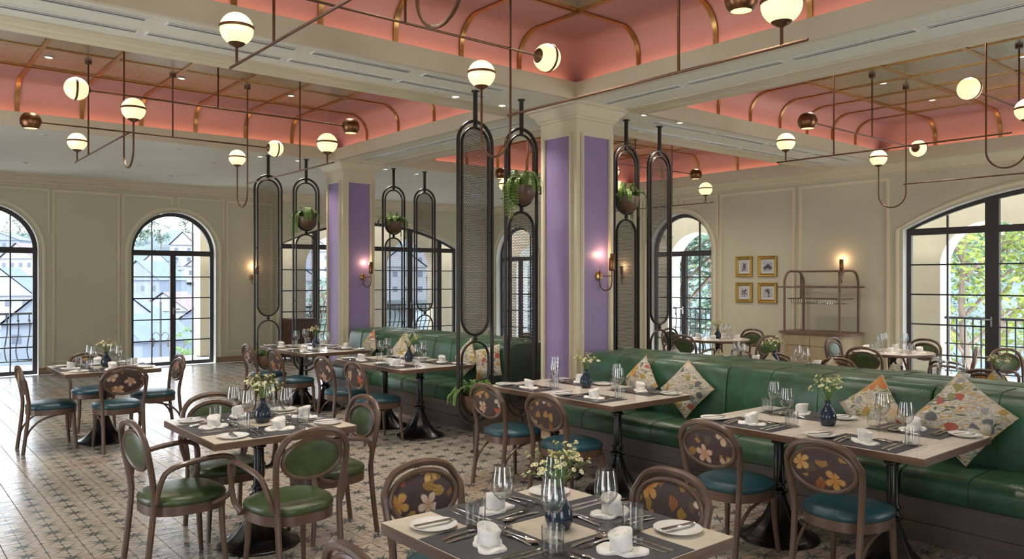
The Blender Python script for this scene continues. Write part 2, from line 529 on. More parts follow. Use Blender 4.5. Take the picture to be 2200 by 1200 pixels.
# perforated sheet: hexagonally packed round holes
m, g, p = new_mat('perforated_metal')
tc = g.n('TexCoord'); sp = g.n('SeparateXYZ'); g.l(tc.outputs['Object'], sp.inputs[0])
PITCH = 0.0185
u = g.m('DIVIDE', sp.outputs[0], PITCH); v = g.m('DIVIDE', sp.outputs[2], PITCH * 1.732)


def cell(du, dv):
    a_ = g.m('SUBTRACT', g.m('FRACT', g.m('ADD', u, du)), 0.5)
    b_ = g.m('MULTIPLY', g.m('SUBTRACT', g.m('FRACT', g.m('ADD', v, dv)), 0.5), 1.732)
    return g.m('SQRT', g.m('ADD', g.m('MULTIPLY', a_, a_), g.m('MULTIPLY', b_, b_)))


d = g.m('MINIMUM', cell(100.0, 100.0), cell(100.5, 100.5))
h = g.m('LESS_THAN', d, 0.425)
tr = g.n('BsdfTransparent'); mx = g.n('MixShader')
out = [n for n in g.t.nodes if n.type == 'OUTPUT_MATERIAL'][0]
p.inputs['Base Color'].default_value = (0.05, 0.04, 0.038, 1); p.inputs['Roughness'].default_value = 0.4; p.inputs['Metallic'].default_value = 0.4
g.l(h, mx.inputs[0]); g.l(p.outputs[0], mx.inputs[1]); g.l(tr.outputs[0], mx.inputs[2]); g.l(mx.outputs[0], out.inputs[0])
M['mesh'] = m

# hammered metallic ceiling panel
m, g, p = new_mat('hammered_champagne_leaf')
tc = g.n('TexCoord'); nz = g.n('TexNoise', i_Scale=45.0, i_Detail=3.0); g.l(tc.outputs['Object'], nz.inputs['Vector'])
g.l(g.ramp(nz.outputs['Fac'], [(0.35, (0.36, 0.33, 0.24)), (0.65, (0.54, 0.50, 0.38))]), p.inputs['Base Color'])
p.inputs['Metallic'].default_value = 0.7; p.inputs['Roughness'].default_value = 0.24
b = g.n('Bump'); b.inputs['Strength'].default_value = 0.12; b.inputs['Distance'].default_value = 0.004
g.l(nz.outputs['Fac'], b.inputs['Height']); g.l(b.outputs[0], p.inputs['Normal'])
M['leaf'] = m
# ------------------------------------------------------------------ floor: slab + star tiles
FX0, FX1, FY0, FY1 = XB, XW + 0.02, YB, YW + 0.02
floor = obj('floor', MB().box(FX0, FY0, -0.12, FX1, FY1, -0.006), M['grout'], smooth=0, kind='structure')
floor['label'] = 'star-patterned cement tile floor of the dining room'
TS = 0.2
tx0, ty0 = 1.1624 - TS / 2, 6.4535 - TS / 2
ca, sa = math.cos(R(AIM)), math.sin(R(AIM))


def project(x, y, z):
    d = x * ca + y * sa
    r = x * sa - y * ca
    if d < 0.3: return None
    return 1100 + 1681.2 * r / d, 600.2 - 1681.2 * (z - 1.654) / d, d


i0, i1 = math.ceil((FX0 - tx0) / TS), math.floor((FX1 - tx0) / TS)
j0, j1 = math.ceil((FY0 - ty0) / TS), math.floor((FY1 - ty0) / TS)
cells = []
for i in range(i0, i1):
    for j in range(j0, j1):
        cxx, cyy = tx0 + (i + 0.5) * TS, ty0 + (j + 0.5) * TS
        q = project(cxx, cyy, 0)
        rank = 1e9
        if q and 0 < q[0] < 1500 and q[1] < 1200 and cxx < 4.95:
            over = 1.48 < cxx < 2.35 and 1.6 < cyy < 2.6
            # floor that the foreground table top hides
            hid = q[1] > 1015 + abs(q[0] - 1200) * 0.29 and 815 < q[0] < 1570
            if not hid and not over: rank = q[2]
        cells.append((rank, i, j))
cells.sort()
gap = 0.0016


def tile_geo(mb, x0, y0, z=0.0, dz=0.006):
    b = len(mb.v)
    x1, y1 = x0 + TS - gap, y0 + TS - gap
    x0 += gap; y0 += gap
    e = 0.0012
    mb.v += [(x0, y0, z - dz), (x1, y0, z - dz), (x1, y1, z - dz), (x0, y1, z - dz),
             (x0 + e, y0 + e, z), (x1 - e, y0 + e, z), (x1 - e, y1 - e, z), (x0 + e, y1 - e, z)]
    mb.f += [(b + 4, b + 5, b + 6, b + 7), (b, b + 1, b + 5, b + 4), (b + 1, b + 2, b + 6, b + 5), (b + 2, b + 3, b + 7, b + 6), (b + 3, b, b + 4, b + 7)]
    q = [(0, 0), (1, 0), (1, 1), (0, 1)]
    mb.uv += [q, [(0, 0), (1, 0), (1, 0), (0, 0)], [(1, 0), (1, 1), (1, 1), (1, 0)], [(1, 1), (0, 1), (0, 1), (1, 1)], [(0, 1), (0, 0), (0, 0), (0, 1)]]


one = MB(); one.uv = []
tile_geo(one, -TS / 2, -TS / 2)
tile_mesh = one.mesh('floor_tile', 0); tile_mesh.materials.append(M['tile'])
for rank, i, j in cells[:300]:
    obj('tile', tile_mesh, None, floor, (tx0 + (i + 0.5) * TS, ty0 + (j + 0.5) * TS, random.uniform(-0.0004, 0.0004)))
rest = MB(); rest.uv = []
for rank, i, j in cells[300:]:
    tile_geo(rest, tx0 + i * TS, ty0 + j * TS, random.uniform(-0.0004, 0.0004))
obj('tile_field', rest, M['tile'], floor, smooth=0, kind='stuff')

# ------------------------------------------------------------------ ceiling with four coffers
BAYS = [  # lip rectangle, rib positions, chandelier centre, name for labels
    ((0.05, 1.48, 5.35, 5.46), [4.744 - 0.672 * k for k in range(7)], [4.79 - 0.845 * k for k in range(4)], (2.62, 3.47), 'above the foreground table'),
    ((0.05, 6.52, 5.35, 10.50), [4.744 - 0.672 * k for k in range(7)], [9.82 - 0.845 * k for k in range(4)], (2.70, 8.51), 'above the far-left tables'),
    ((6.41, 1.48, 11.82, 5.46), [11.194 - 0.668 * k for k in range(7)], [4.80 - 0.84 * k for k in range(4)], (8.78, 3.47), 'in the coffer on the right'),
    ((6.41, 6.52, 11.82, 10.50), [11.194 - 0.668 * k for k in range(7)], [9.82 - 0.845 * k for k in range(4)], (8.85, 8.51), 'behind the near violet column'),
]


def ring(mb, rect, prof):
    """sweep a profile of (outward offset, z) round a rectangle"""
    x0, y0, x1, y1 = rect
    rings = [[(x0 - o, y0 - o, z), (x1 + o, y0 - o, z), (x1 + o, y1 + o, z), (x0 - o, y1 + o, z)] for o, z in prof]
    return mb.loops(rings, True, False, False)


MO = 0.19
xs = sorted({XB, XW + 0.3} | {b[0][0] - MO for b in BAYS} | {b[0][2] + MO for b in BAYS})
ys = sorted({YB, YW + 0.3} | {b[0][1] - MO for b in BAYS} | {b[0][3] + MO for b in BAYS})
cm = MB()
for a_, b_ in zip(xs, xs[1:]):
    for c_, d_ in zip(ys, ys[1:]):
        mx_, my_ = (a_ + b_) / 2, (c_ + d_) / 2
        if any(b[0][0] - MO < mx_ < b[0][2] + MO and b[0][1] - MO < my_ < b[0][3] + MO for b in BAYS): continue
        cm.box(a_, c_, SOF, b_, d_, SOF + 0.1)
ceiling = obj('ceiling', cm, M['soffit'], smooth=0, kind='structure')
ceiling['label'] = 'cream plaster ceiling with four rose-coloured coffers'
cap = MB().box(XB, YB, 4.3, XW + 0.3, YW + 0.3, 4.4)
obj('roof_deck', cap, M['soffit'], ceiling, smooth=0)


def area(name, loc, sx, sy, rot, w, c):
    l = bpy.data.lights.new(name, 'AREA'); l.shape = 'RECTANGLE'; l.size = sx; l.size_y = sy
    l.energy = w; l.color = c; l.spread = R(105)
    o = bpy.data.objects.new(name, l); col.objects.link(o); o.location = loc; o.rotation_euler = rot
    return o


def spot(name, loc, w, c, ang=100, blend=0.8, rad=0.03):
    l = bpy.data.lights.new(name, 'SPOT'); l.energy = w; l.color = c; l.spot_size = R(ang); l.spot_blend = blend
    l.shadow_soft_size = rad
    o = bpy.data.objects.new(name, l); col.objects.link(o); o.location = loc
    return o


COVE_C = (1.0, 0.60, 0.35)
qx = 0.25
for rect, rx_, ry_, cc, nm in BAYS:
    crown = ring(MB(), rect, [(MO, SOF + 0.001), (MO, SOF - 0.012), (0.15, SOF - 0.016), (0.13, SOF - 0.03), (0.075, SOF - 0.036), (0.06, LIP + 0.008), (0.03, LIP), (0.0, LIP),
                              (0.0, FAS), (0.03, FAS), (0.03, FAS - 0.05), (0.15, FAS - 0.05)])
    cof = obj('coffer', crown, M['trimcream'], ceiling, smooth=30)
    prof = [(0.15, FAS - 0.06), (0.15, CEI - qx)]
    for k in range(1, 9):
        t = PI / 2 * k / 8
        prof.append((0.15 - qx * (1 - math.cos(t)), CEI - qx * (1 - math.sin(t))))
    prof.append((-0.62, CEI))
    cove = obj('cove', ring(MB(), rect, prof), M['pink'], ceiling, smooth=30)
    # recessed leaf panel inside the brass frame
    x0, y0, x1, y1 = rect
    ins = 0.64
    pr = (x0 + ins, y0 + ins, x1 - ins, y1 - ins)
    rec = ring(MB(), pr, [(0.03, CEI), (0.0, CEI + 0.004)])
    rec.add([(pr[0], pr[1], CEI + 0.004), (pr[2], pr[1], CEI + 0.004), (pr[2], pr[3], CEI + 0.004), (pr[0], pr[3], CEI + 0.004)], [(3, 2, 1, 0)])
    obj('leaf_panel', rec, M['leaf'], ceiling, smooth=0)
    fr = ring(MB(), pr, [(0.025, CEI + 0.001), (0.025, CEI - 0.010), (0.0, CEI - 0.010), (0.0, CEI + 0.004)])
    obj('panel_frame', fr, M['brass'], ceiling, smooth=0)
    # brass ribs following the cove on every side, carried over the panel as flat bars
    def rib_path(o0):
        pts = [(0.148, FAS - 0.05), (0.148, CEI - qx)]
        for k in range(1, 9):
            t = PI / 2 * k / 8
            pts.append((0.148 - qx * (1 - math.cos(t)), CEI - 0.002 - qx * (1 - math.sin(t))))
        pts.append((-ins, CEI - 0.002))
        return pts
    w2, th = 0.022, 0.012

    def rib_mesh(ax_, pos, side):
        rings = []
        for o_, z_ in rib_path(0):
            for_ = []
            e = x1 + o_ if (ax_ == 'x' and side > 0) else x0 - o_ if ax_ == 'x' else y1 + o_ if side > 0 else y0 - o_
            ei = e - side * th if o_ > -0.05 else e
            zi = z_ - th
            if ax_ == 'x': for_ = [(e, pos - w2, z_), (e, pos + w2, z_), (ei, pos + w2, zi), (ei, pos - w2, zi)]
            else: for_ = [(pos - w2, e, z_), (pos + w2, e, z_), (pos + w2, ei, zi), (pos - w2, ei, zi)]
            rings.append(for_)
        return MB().loops(rings, True, True, True)
    for py_ in ry_:
        for s_ in (-1, 1): obj('rib', rib_mesh('x', py_, s_), M['brass'], cove, smooth=30)
        obj('panel_bar', MB().box(pr[0], py_ - w2, CEI - 0.006, pr[2], py_ + w2, CEI + 0.004), M['brass'], ceiling, smooth=0)
    for px_ in rx_:
        for s_ in (-1, 1): obj('rib', rib_mesh('y', px_, s_), M['brass'], cove, smooth=30)
        obj('panel_bar', MB().box(px_ - w2, pr[1], CEI - 0.007, px_ + w2, pr[3], CEI + 0.004), M['brass'], ceiling, smooth=0)
    # warm LED strips lying in the cove trough, throwing up and outwards onto the curve
    zz = FAS - 0.035
    lx, ly = x1 - x0, y1 - y0
    for nm_, loc, s_, rot in (('e', (x1 + 0.08, (y0 + y1) / 2, zz), ly, (R(180), R(28), 0)), ('w', (x0 - 0.08, (y0 + y1) / 2, zz), ly, (R(180), R(-28), 0))):
        area('cove_strip_' + nm_, loc, 0.05, s_, rot, COVE_W * s_, COVE_C)
    for nm_, loc, s_, rot in (('n', ((x0 + x1) / 2, y1 + 0.08, zz), lx, (R(180 - 28), 0, 0)), ('s', ((x0 + x1) / 2, y0 - 0.08, zz), lx, (R(180 + 28), 0, 0))):
        area('cove_strip_' + nm_, loc, s_, 0.05, rot, COVE_W * s_, COVE_C)

# ------------------------------------------------------------------ walls with arched openings
def seg_arc(u0, u1, zs, zt, n):
    """points of the arch head from u0 to u1: springing zs, crown zt"""
    c = (u0 + u1) / 2; hw = (u1 - u0) / 2; sg = zt - zs
    rad = (hw * hw + sg * sg) / (2 * sg)
    a = math.asin(min(1, hw / rad)) if sg < hw else PI / 2
    return [(c + rad * math.sin(-a + 2 * a * k / n), zt - rad + rad * math.cos(-a + 2 * a * k / n)) for k in range(n + 1)]


class Wall:
    """a wall in the plane u (along), z; depth t goes outwards"""
    def __init__(self, along, at, lo, hi, t=0.28):
        self.al, self.at, self.lo, self.hi, self.t = along, at, lo, hi, t

    def p(self, u, z, d=0.0):
        return (u, self.at + d, z) if self.al == 'x' else (self.at + d, u, z)

    def bx(self, mb, u0, z0, d0, u1, z1, d1):
        a, b = self.p(u0, z0, d0), self.p(u1, z1, d1)
        return mb.box(min(a[0], b[0]), min(a[1], b[1]), min(z0, z1), max(a[0], b[0]), max(a[1], b[1]), max(z0, z1))

    def body(self, wins, ztop):
        mb = MB(); rv = MB()
        u = self.lo
        for w in sorted(wins):
            u0, u1, zs, zt = w[:4]
            self.bx(mb, u, 0, 0, u0, ztop, self.t)
            arc = seg_arc(u0, u1, zs, zt, 24)
            for (ua, za), (ub, zb) in zip(arc, arc[1:]):
                v = [self.p(ua, za), self.p(ub, zb), self.p(ub, ztop), self.p(ua, ztop),
                     self.p(ua, za, self.t), self.p(ub, zb, self.t), self.p(ub, ztop, self.t), self.p(ua, ztop, self.t)]
                mb.add(v, [(0, 1, 2, 3), (7, 6, 5, 4), (3, 2, 6, 7)])
                rv.add(v, [(4, 5, 1, 0)])
            e = 0.002
            for uu, s_ in ((u0, 1), (u1, -1)):
                rv.add([self.p(uu + s_ * e, 0), self.p(uu + s_ * e, zs), self.p(uu + s_ * e, zs, self.t), self.p(uu + s_ * e, 0, self.t)], [(0, 1, 2, 3)])
            u = u1
        self.bx(mb, u, 0, 0, self.hi, ztop, self.t)
        return mb, rv


NZ = (2.18, 2.94)
left_wins = [(-4.6, -3.0) + NZ, (0.80, 2.36) + NZ, (3.85, 5.40) + NZ, (6.76, 11.32, 2.40, 2.95)]
left_wins = [w for w in left_wins if w[0] > XB]
right_wins = [(0.85, 5.41, 2.42, 2.97), (8.93, 10.42) + NZ, (13.90, 15.42) + NZ]
WL = Wall('x', YW, XB - 0.3, XW + 0.3)
WR = Wall('y', XW, YB - 0.3, YW + 0.28)
ZT = SOF + 0.02
wall_left = wall_right = None
for W_, wins, nm, lab in ((WL, left_wins, 'wall_left', 'pale olive panelled wall with arched windows on the left'), (WR, right_wins, 'wall_right', 'pale olive panelled wall with pictures and arched windows')):
    mb, rv = W_.body(wins, ZT)
    w = obj(nm, mb, M['wall'], smooth=0, kind='structure'); w['label'] = lab
    obj('reveal', rv, M['reveal'], w, smooth=30)
    if nm == 'wall_left': wall_left = w
    else: wall_right = w
# the two walls behind the camera, with unseen open arches added for daylight fill
Wb1 = Wall('x', YB - 0.28, XB - 0.3, XW + 0.3); Wb2 = Wall('y', XB - 0.28, YB, YW + 0.28)
mb, rv = Wb1.body([(-0.9, 0.9, 2.42, 2.97), (7.2, 10.6, 2.42, 2.97)], ZT)
wall_back = obj('wall_back', mb, M['wall'], smooth=0, kind='structure'); obj('reveal', rv, M['reveal'], wall_back, smooth=30)
mb, rv = Wb2.body([(0.4, 2.2, 2.42, 2.97), (6.4, 9.6, 2.42, 2.97)], ZT)
wall_side = obj('wall_side', mb, M['wall'], smooth=0, kind='structure'); obj('reveal', rv, M['reveal'], wall_side, smooth=30)

# cornice, baseboard and raised panel mouldings
def strip(W_, name, prof, u0, u1, mtl, parent=None, kind='structure'):
    """profile of (projection into the room, z) run along a wall"""
    rings = [[W_.p(u0, z, -o) for o, z in prof], [W_.p(u1, z, -o) for o, z in prof]]
    return obj(name, MB().loops(rings, True, True, True), mtl, parent, smooth=30, kind=kind if parent is None else None)


crown_p = [(0, SOF), (0.20, SOF), (0.20, SOF - 0.03), (0.16, SOF - 0.045), (0.13, SOF - 0.09), (0.07, SOF - 0.12), (0.05, SOF - 0.155), (0.02, SOF - 0.165), (0.02, SOF - 0.19), (0, SOF - 0.19)]
strip(WL, 'trim_1', crown_p, XB, XW, M['trimcream'])['label'] = 'stepped cornice along the left wall'
strip(WR, 'trim_2', crown_p, YB, YW, M['trimcream'])['label'] = 'stepped cornice along the right wall'
base_p = [(0, 0), (0.022, 0), (0.022, 0.10), (0.014, 0.115), (0, 0.115)]


def gaps(lo, hi, wins):
    u = lo; out_ = []
    for w in sorted(wins):
        out_.append((u, w[0])); u = w[1]
    out_.append((u, hi))
    return out_


bl = bpy.data.objects.new('baseboard_left', None); col.objects.link(bl); setp(bl, 'brown oak baseboard along the left wall', kind='structure')
br = bpy.data.objects.new('baseboard_right', None); col.objects.link(br); setp(br, 'brown oak baseboard along the right wall', kind='structure')
for a_, b_ in gaps(XB, XW, left_wins): strip(WL, 'board', base_p, a_, b_, M['base'], bl)
for a_, b_ in gaps(YB, YW, right_wins): strip(WR, 'board', base_p, a_, b_, M['base'], br)


def frame_on(W_, parent, u0, z0, u1, z1, w=0.045, d=0.024):
    mb = MB()
    W_.bx(mb, u0, z0, -d, u0 + w, z1, 0); W_.bx(mb, u1 - w, z0, -d, u1, z1, 0)
    W_.bx(mb, u0 + w, z0, -d, u1 - w, z0 + w, 0); W_.bx(mb, u0 + w, z1 - w, -d, u1 - w, z1, 0)
    e = w * 0.35
    W_.bx(mb, u0 + e, z0 + e, -d - 0.008, u0 + w - e, z1 - e, -d); W_.bx(mb, u1 - w + e, z0 + e, -d - 0.008, u1 - e, z1 - e, -d)
    return obj('panel_moulding', mb, M['walltrim'], parent, smooth=0)


def arch_band(W_, parent, w, off=0.05, wd=0.06, d=0.018):
    """moulding that follows an arch head, and side strips down to the floor"""
    u0, u1, zs, zt = w
    inn = seg_arc(u0 - off, u1 + off, zs, zt + off, 28); outr = seg_arc(u0 - off - wd, u1 + off + wd, zs, zt + off + wd, 28)
    a = [(u0 - off, 0.12)] + inn + [(u1 + off, 0.12)]
    b = [(u0 - off - wd, 0.12)] + outr + [(u1 + off + wd, 0.12)]
    rings = []
    for (ua, za), (ub, zb) in zip(a, b):
        rings.append([W_.p(ua, za, 0), W_.p(ua, za, -d), W_.p((ua + ub) / 2, (za + zb) / 2, -d - 0.01), W_.p(ub, zb, -d), W_.p(ub, zb, 0)])
    return obj('arch_moulding', MB().loops(rings, False, False, False), M['walltrim'], parent, smooth=35)


PT = SOF - 0.23
for W_, parent, wins, lo, hi in ((WL, wall_left, left_wins, XB, XW), (WR, wall_right, right_wins, YB, YW)):
    for w in wins:
        arch_band(W_, parent, w)
        wide = w[1] - w[0] > 2
        e = 0.16
        if not wide:   # the spandrel panels either side of the keystone strip
            mid = (w[0] + w[1]) / 2
            for a_, b_ in ((w[0] - e, mid - 0.05), (mid + 0.05, w[1] + e)):
                mb = MB()
                zb = 3.06
                W_.bx(mb, a_, PT - 0.03, -0.016, b_, PT, 0)
                ua, ub = (a_, a_ + 0.03) if a_ < mid - 0.2 else (b_ - 0.03, b_)
                W_.bx(mb, ua, 2.45, -0.016, ub, PT - 0.03, 0)
                uc, ud = (b_ - 0.03, b_) if a_ < mid - 0.2 else (a_, a_ + 0.03)
                W_.bx(mb, uc, zb, -0.016, ud, PT - 0.03, 0)
                obj('panel_moulding', mb, M['walltrim'], parent, smooth=0)
    for a_, b_ in gaps(lo, hi, wins):
        a2, b2 = a_ + 0.20, b_ - 0.20
        if b2 - a2 < 0.3: continue
        n = max(1, round((b2 - a2) / 1.75))
        for k in range(n):
            frame_on(W_, parent, a2 + (b2 - a2) * k / n + (0.04 if k else 0), 0.2, a2 + (b2 - a2) * (k + 1) / n - (0.04 if k < n - 1 else 0), PT)

# ------------------------------------------------------------------ windows: frames, bars and single panes
win_no = [0]


def window(W_, w, cols=4, rows=5, label='', trans=None, mull=None, dep=0.13):
    win_no[0] += 1
    u0, u1, zs, zt = w[:4]
    root = bpy.data.objects.new('window_%d' % win_no[0], None); col.objects.link(root); setp(root, label, kind='structure')
    fw, fd = 0.07, 0.06
    d0, d1 = dep, dep + fd
    e = 0.004
    fr = MB()
    W_.bx(fr, u0 + e, 0.003, d0, u0 + fw, zs, d1); W_.bx(fr, u1 - fw, 0.003, d0, u1 - e, zs, d1)
    inn = seg_arc(u0 + fw, u1 - fw, zs, zt - fw, 28); outr = seg_arc(u0 + e, u1 - e, zs, zt - e, 28)
    rings = [[W_.p(a[0], a[1], d0), W_.p(b[0], b[1], d0), W_.p(b[0], b[1], d1), W_.p(a[0], a[1], d1)] for a, b in zip(inn, outr)]
    fr.loops(rings, True, True, True)
    W_.bx(fr, u0 + fw, 0.003, d0, u1 - fw, 0.07, d1)
    obj('frame', fr, M['winframe'], root, smooth=30)
    tz = trans if trans else zs - 0.02
    tb = MB(); W_.bx(tb, u0 + fw, tz - 0.05, d0 - 0.01, u1 - fw, tz + 0.05, d1 + 0.01)
    obj('transom', tb, M['winframe'], root, smooth=0)
    mull = mull or [((u0 + u1) / 2, 0.05)]
    for mu, mw in mull:
        mb = MB(); ztop = tz
        if len(mull) > 1:
            k = min(range(len(inn)), key=lambda q: abs(inn[q][0] - mu)); ztop = inn[k][1] + 0.02
        W_.bx(mb, mu - mw, 0.07, d0 - 0.006, mu + mw, ztop, d1 + 0.006)
        obj('mullion', mb, M['winframe'], root, smooth=0)
    us = [u0 + fw] + [q for mu, mw in mull for q in (mu - mw, mu + mw)] + [u1 - fw]
    bays_ = [(us[k], us[k + 1]) for k in range(0, len(us), 2)]
    bw, gd = 0.011, (d0 + d1) / 2
    edges = []
    for a_, b_ in bays_:
        nc = max(1, round((b_ - a_) / ((u1 - u0 - 2 * fw) / cols)))
        ed = [a_ + (b_ - a_) * k / nc for k in range(nc + 1)]
        edges.append(ed)
        for q in ed[1:-1]:
            mb = MB(); k = min(range(len(inn)), key=lambda s: abs(inn[s][0] - q))
            W_.bx(mb, q - bw, 0.07, gd - 0.018, q + bw, inn[k][1] + 0.01, gd + 0.018)
            obj('glazing_bar', mb, M['winframe'], root, smooth=0)
        for r_ in range(1, rows):
            z = 0.07 + (tz - 0.05 - 0.07) * r_ / rows
            mb = MB(); W_.bx(mb, a_, z - bw, gd - 0.016, b_, z + bw, gd + 0.016)
            obj('glazing_bar', mb, M['winframe'], root, smooth=0)
        for qa, qb in zip(ed, ed[1:]):
            for r_ in range(rows):
                za = 0.07 + (tz - 0.12) * r_ / rows; zb = 0.07 + (tz - 0.12) * (r_ + 1) / rows
                obj('pane', MB().add([W_.p(qa, za, gd), W_.p(qb, za, gd), W_.p(qb, zb, gd), W_.p(qa, zb, gd)], [(0, 1, 2, 3)]), M['winglass'], root, smooth=0)
            top = [(uu, zz_) for uu, zz_ in inn if qa - 1e-3 <= uu <= qb + 1e-3]
            def hz(q):
                for (ua, za), (ub, zb) in zip(inn, inn[1:]):
                    if ua <= q <= ub: return za + (zb - za) * (q - ua) / max(1e-6, ub - ua)
                return zs
            pts = [(qa, tz + 0.05), (qb, tz + 0.05), (qb, max(tz + 0.055, hz(qb)))] + [t for t in reversed(top) if qa + 0.01 < t[0] < qb - 0.01] + [(qa, max(tz + 0.055, hz(qa)))]
            obj('pane', MB().add([W_.p(uu, zz_, gd) for uu, zz_ in pts], [tuple(range(len(pts)))]), M['winglass'], root, smooth=0)
    # lever handles on the meeting stile
    mu = mull[len(mull) // 2][0]
    hb = MB().lathe([(0.012, 0), (0.012, 0.03)], 8)
    hx = MB(); W_.bx(hx, mu - 0.012, 0.98, d0 - 0.03, mu + 0.012, 1.12, d0 - 0.006); W_.bx(hx, mu, 1.07, d0 - 0.05, mu + 0.12, 1.09, d0 - 0.03)
    obj('handle', hx, M['steel'], root, smooth=0)
    return root


window(WL, (0.80, 2.36) + NZ, label='arched french window cut by the left edge of the photo')
window(WL, (3.85, 5.40) + NZ, label='arched french window overlooking the town, beside the bare wall panel')
wl0, wl1 = 6.76, 11.32
wm = [(7.60, 0.07), (8.95, 0.05), (10.0, 0.07), (10.84, 0.06)]
window(WL, (wl0, wl1, 2.40, 2.95), cols=8, rows=5, label='wide arched glazed doors seen behind the far violet column', trans=2.36, mull=wm)
window(WR, (0.85, 5.41, 2.42, 2.97), cols=8, rows=5, label='wide arched glazed doors at the right edge of the photo', trans=2.38, mull=[(2.04, 0.09), (4.22, 0.09)])
window(WR, (8.93, 10.42) + NZ, label='narrow arched french window between the dark screens and the pictures')
window(WR, (13.90, 15.42) + NZ, label='narrow arched french window in the far corner behind the screens')

# ------------------------------------------------------------------ violet columns
def column(cx_, cy_, label):
    root = bpy.data.objects.new('column', None); col.objects.link(root); root.location = (cx_, cy_, 0)
    setp(root, label, kind='structure')
    h = 0.547 / 2
    mb = MB().box(-h, -h, 0, h, h, SOF)
    obj('shaft', mb, M['trimcream'], root, smooth=0)
    z0, z1 = 0.22, 3.13
    pw = 0.185
    for k in range(4):
        rot = Matrix.Rotation(k * PI / 2, 4, 'Z')
        obj('violet_panel', MB().box(h, -pw, z0, h + 0.004, pw, z1).xf(rot), M['purple'], root, smooth=0)
        f = MB(); w, d = 0.032, 0.022
        for a in ((-pw - w, z0 - w, -pw, z1 + w), (pw, z0 - w, pw + w, z1 + w), (-pw, z0 - w, pw, z0), (-pw, z1, pw, z1 + w)):
            f.box(h, a[0], a[1], h + d, a[2], a[3])
        for a in ((-pw - w * .7, z0 - w * .7, -pw - w * .3, z1 + w * .7), (pw + w * .3, z0 - w * .7, pw + w * .7, z1 + w * .7)):
            f.box(h + d, a[0], a[1], h + d + 0.008, a[2], a[3])
        obj('panel_moulding', f.xf(rot), M['trimcream'], root, smooth=0)
    cap_ = [(0.0, 3.30), (0.018, 3.30), (0.018, 3.325), (0.035, 3.335), (0.045, 3.36), (0.085, 3.40), (0.095, 3.42), (0.12, 3.43), (0.12, SOF)]
    obj('capital', ring(MB(), (-h, -h, h, h), cap_), M['trimcream'], root, smooth=30)
    obj('plinth', ring(MB(), (-h, -h, h, h), [(0.02, 0), (0.02, 0.12), (0, 0.14)]), M['base'], root, smooth=0)
    return root


column(COLX, COLY1, 'near square column with violet panels and cream mouldings')
column(COLX, COLY2, 'far square column with violet panels and cream mouldings')

# ------------------------------------------------------------------ air slots and downlights in the soffit
vroot = None


def vent(x0, y0, x1, y1, label, group='linear air slots in the ceiling beams'):
    t = thing('ceiling_vent', label, 'air vent', ((x0 + x1) / 2, (y0 + y1) / 2, SOF), 0, group)
    lx, ly = (x1 - x0) / 2, (y1 - y0) / 2
    w = 0.016
    fr = MB()
    fr.box(-lx, -ly, -0.008, lx, -ly + w, 0); fr.box(-lx, ly - w, -0.008, lx, ly, 0)
    fr.box(-lx, -ly + w, -0.008, -lx + w, ly - w, 0); fr.box(lx - w, -ly + w, -0.008, lx, ly - w, 0)
    obj('frame', fr, M['vent'], t, smooth=0)
    obj('slot', MB().box(-lx + w, -ly + w, -0.003, lx - w, ly - w, 0), M['ventslot'], t, smooth=0)
    lo = MB()
    if lx > ly: lo.add([(-lx + w, -0.012, -0.003), (lx - w, -0.012, -0.003), (lx - w, 0.006, -0.007), (-lx + w, 0.006, -0.007)], [(0, 1, 2, 3)])
    else: lo.add([(-0.012, -ly + w, -0.003), (-0.012, ly - w, -0.003), (0.006, ly - w, -0.007), (0.006, -ly + w, -0.007)], [(3, 2, 1, 0)])
    obj('louvre', lo, M['ventlou'], t, smooth=0)
    return t


ords = ['first', 'second', 'third', 'fourth', 'fifth', 'sixth']
for k, (a_, b_) in enumerate([(3.80, 4.72), (2.75, 3.68), (1.65, 2.63), (0.6, 1.53)]):
    vent(a_, 5.745, b_, 5.845, '%s white air slot left of the near column, front row of the beam' % ords[k])
    vent(a_ - 0.05, 6.065, b_ + 0.02, 6.165, '%s white air slot left of the near column, back row of the beam' % ords[k])
for k, (a_, b_) in enumerate([(4.60, 5.58), (3.55, 4.53), (2.48, 3.47), (1.5, 2.42)]):
    vent(5.815, a_, 5.915, b_, '%s white air slot along the beam running right from the near column' % ords[k])
for k, (a_, b_) in enumerate([(7.0, 8.1), (8.2, 9.25), (9.35, 10.4), (10.5, 11.5)]):
    vent(a_, 5.815, b_, 5.915, '%s white air slot behind the near column, front row of the cross beam' % ords[k])
    vent(a_, 6.225, b_, 6.325, '%s white air slot behind the near column, back row of the cross beam' % ords[k])
for k, (a_, b_) in enumerate([(9.5, 10.5), (8.1, 9.4), (6.9, 8.0)]):
    vent(5.785, a_, 5.885, b_, '%s white air slot on the beam between the two columns' % ords[k])

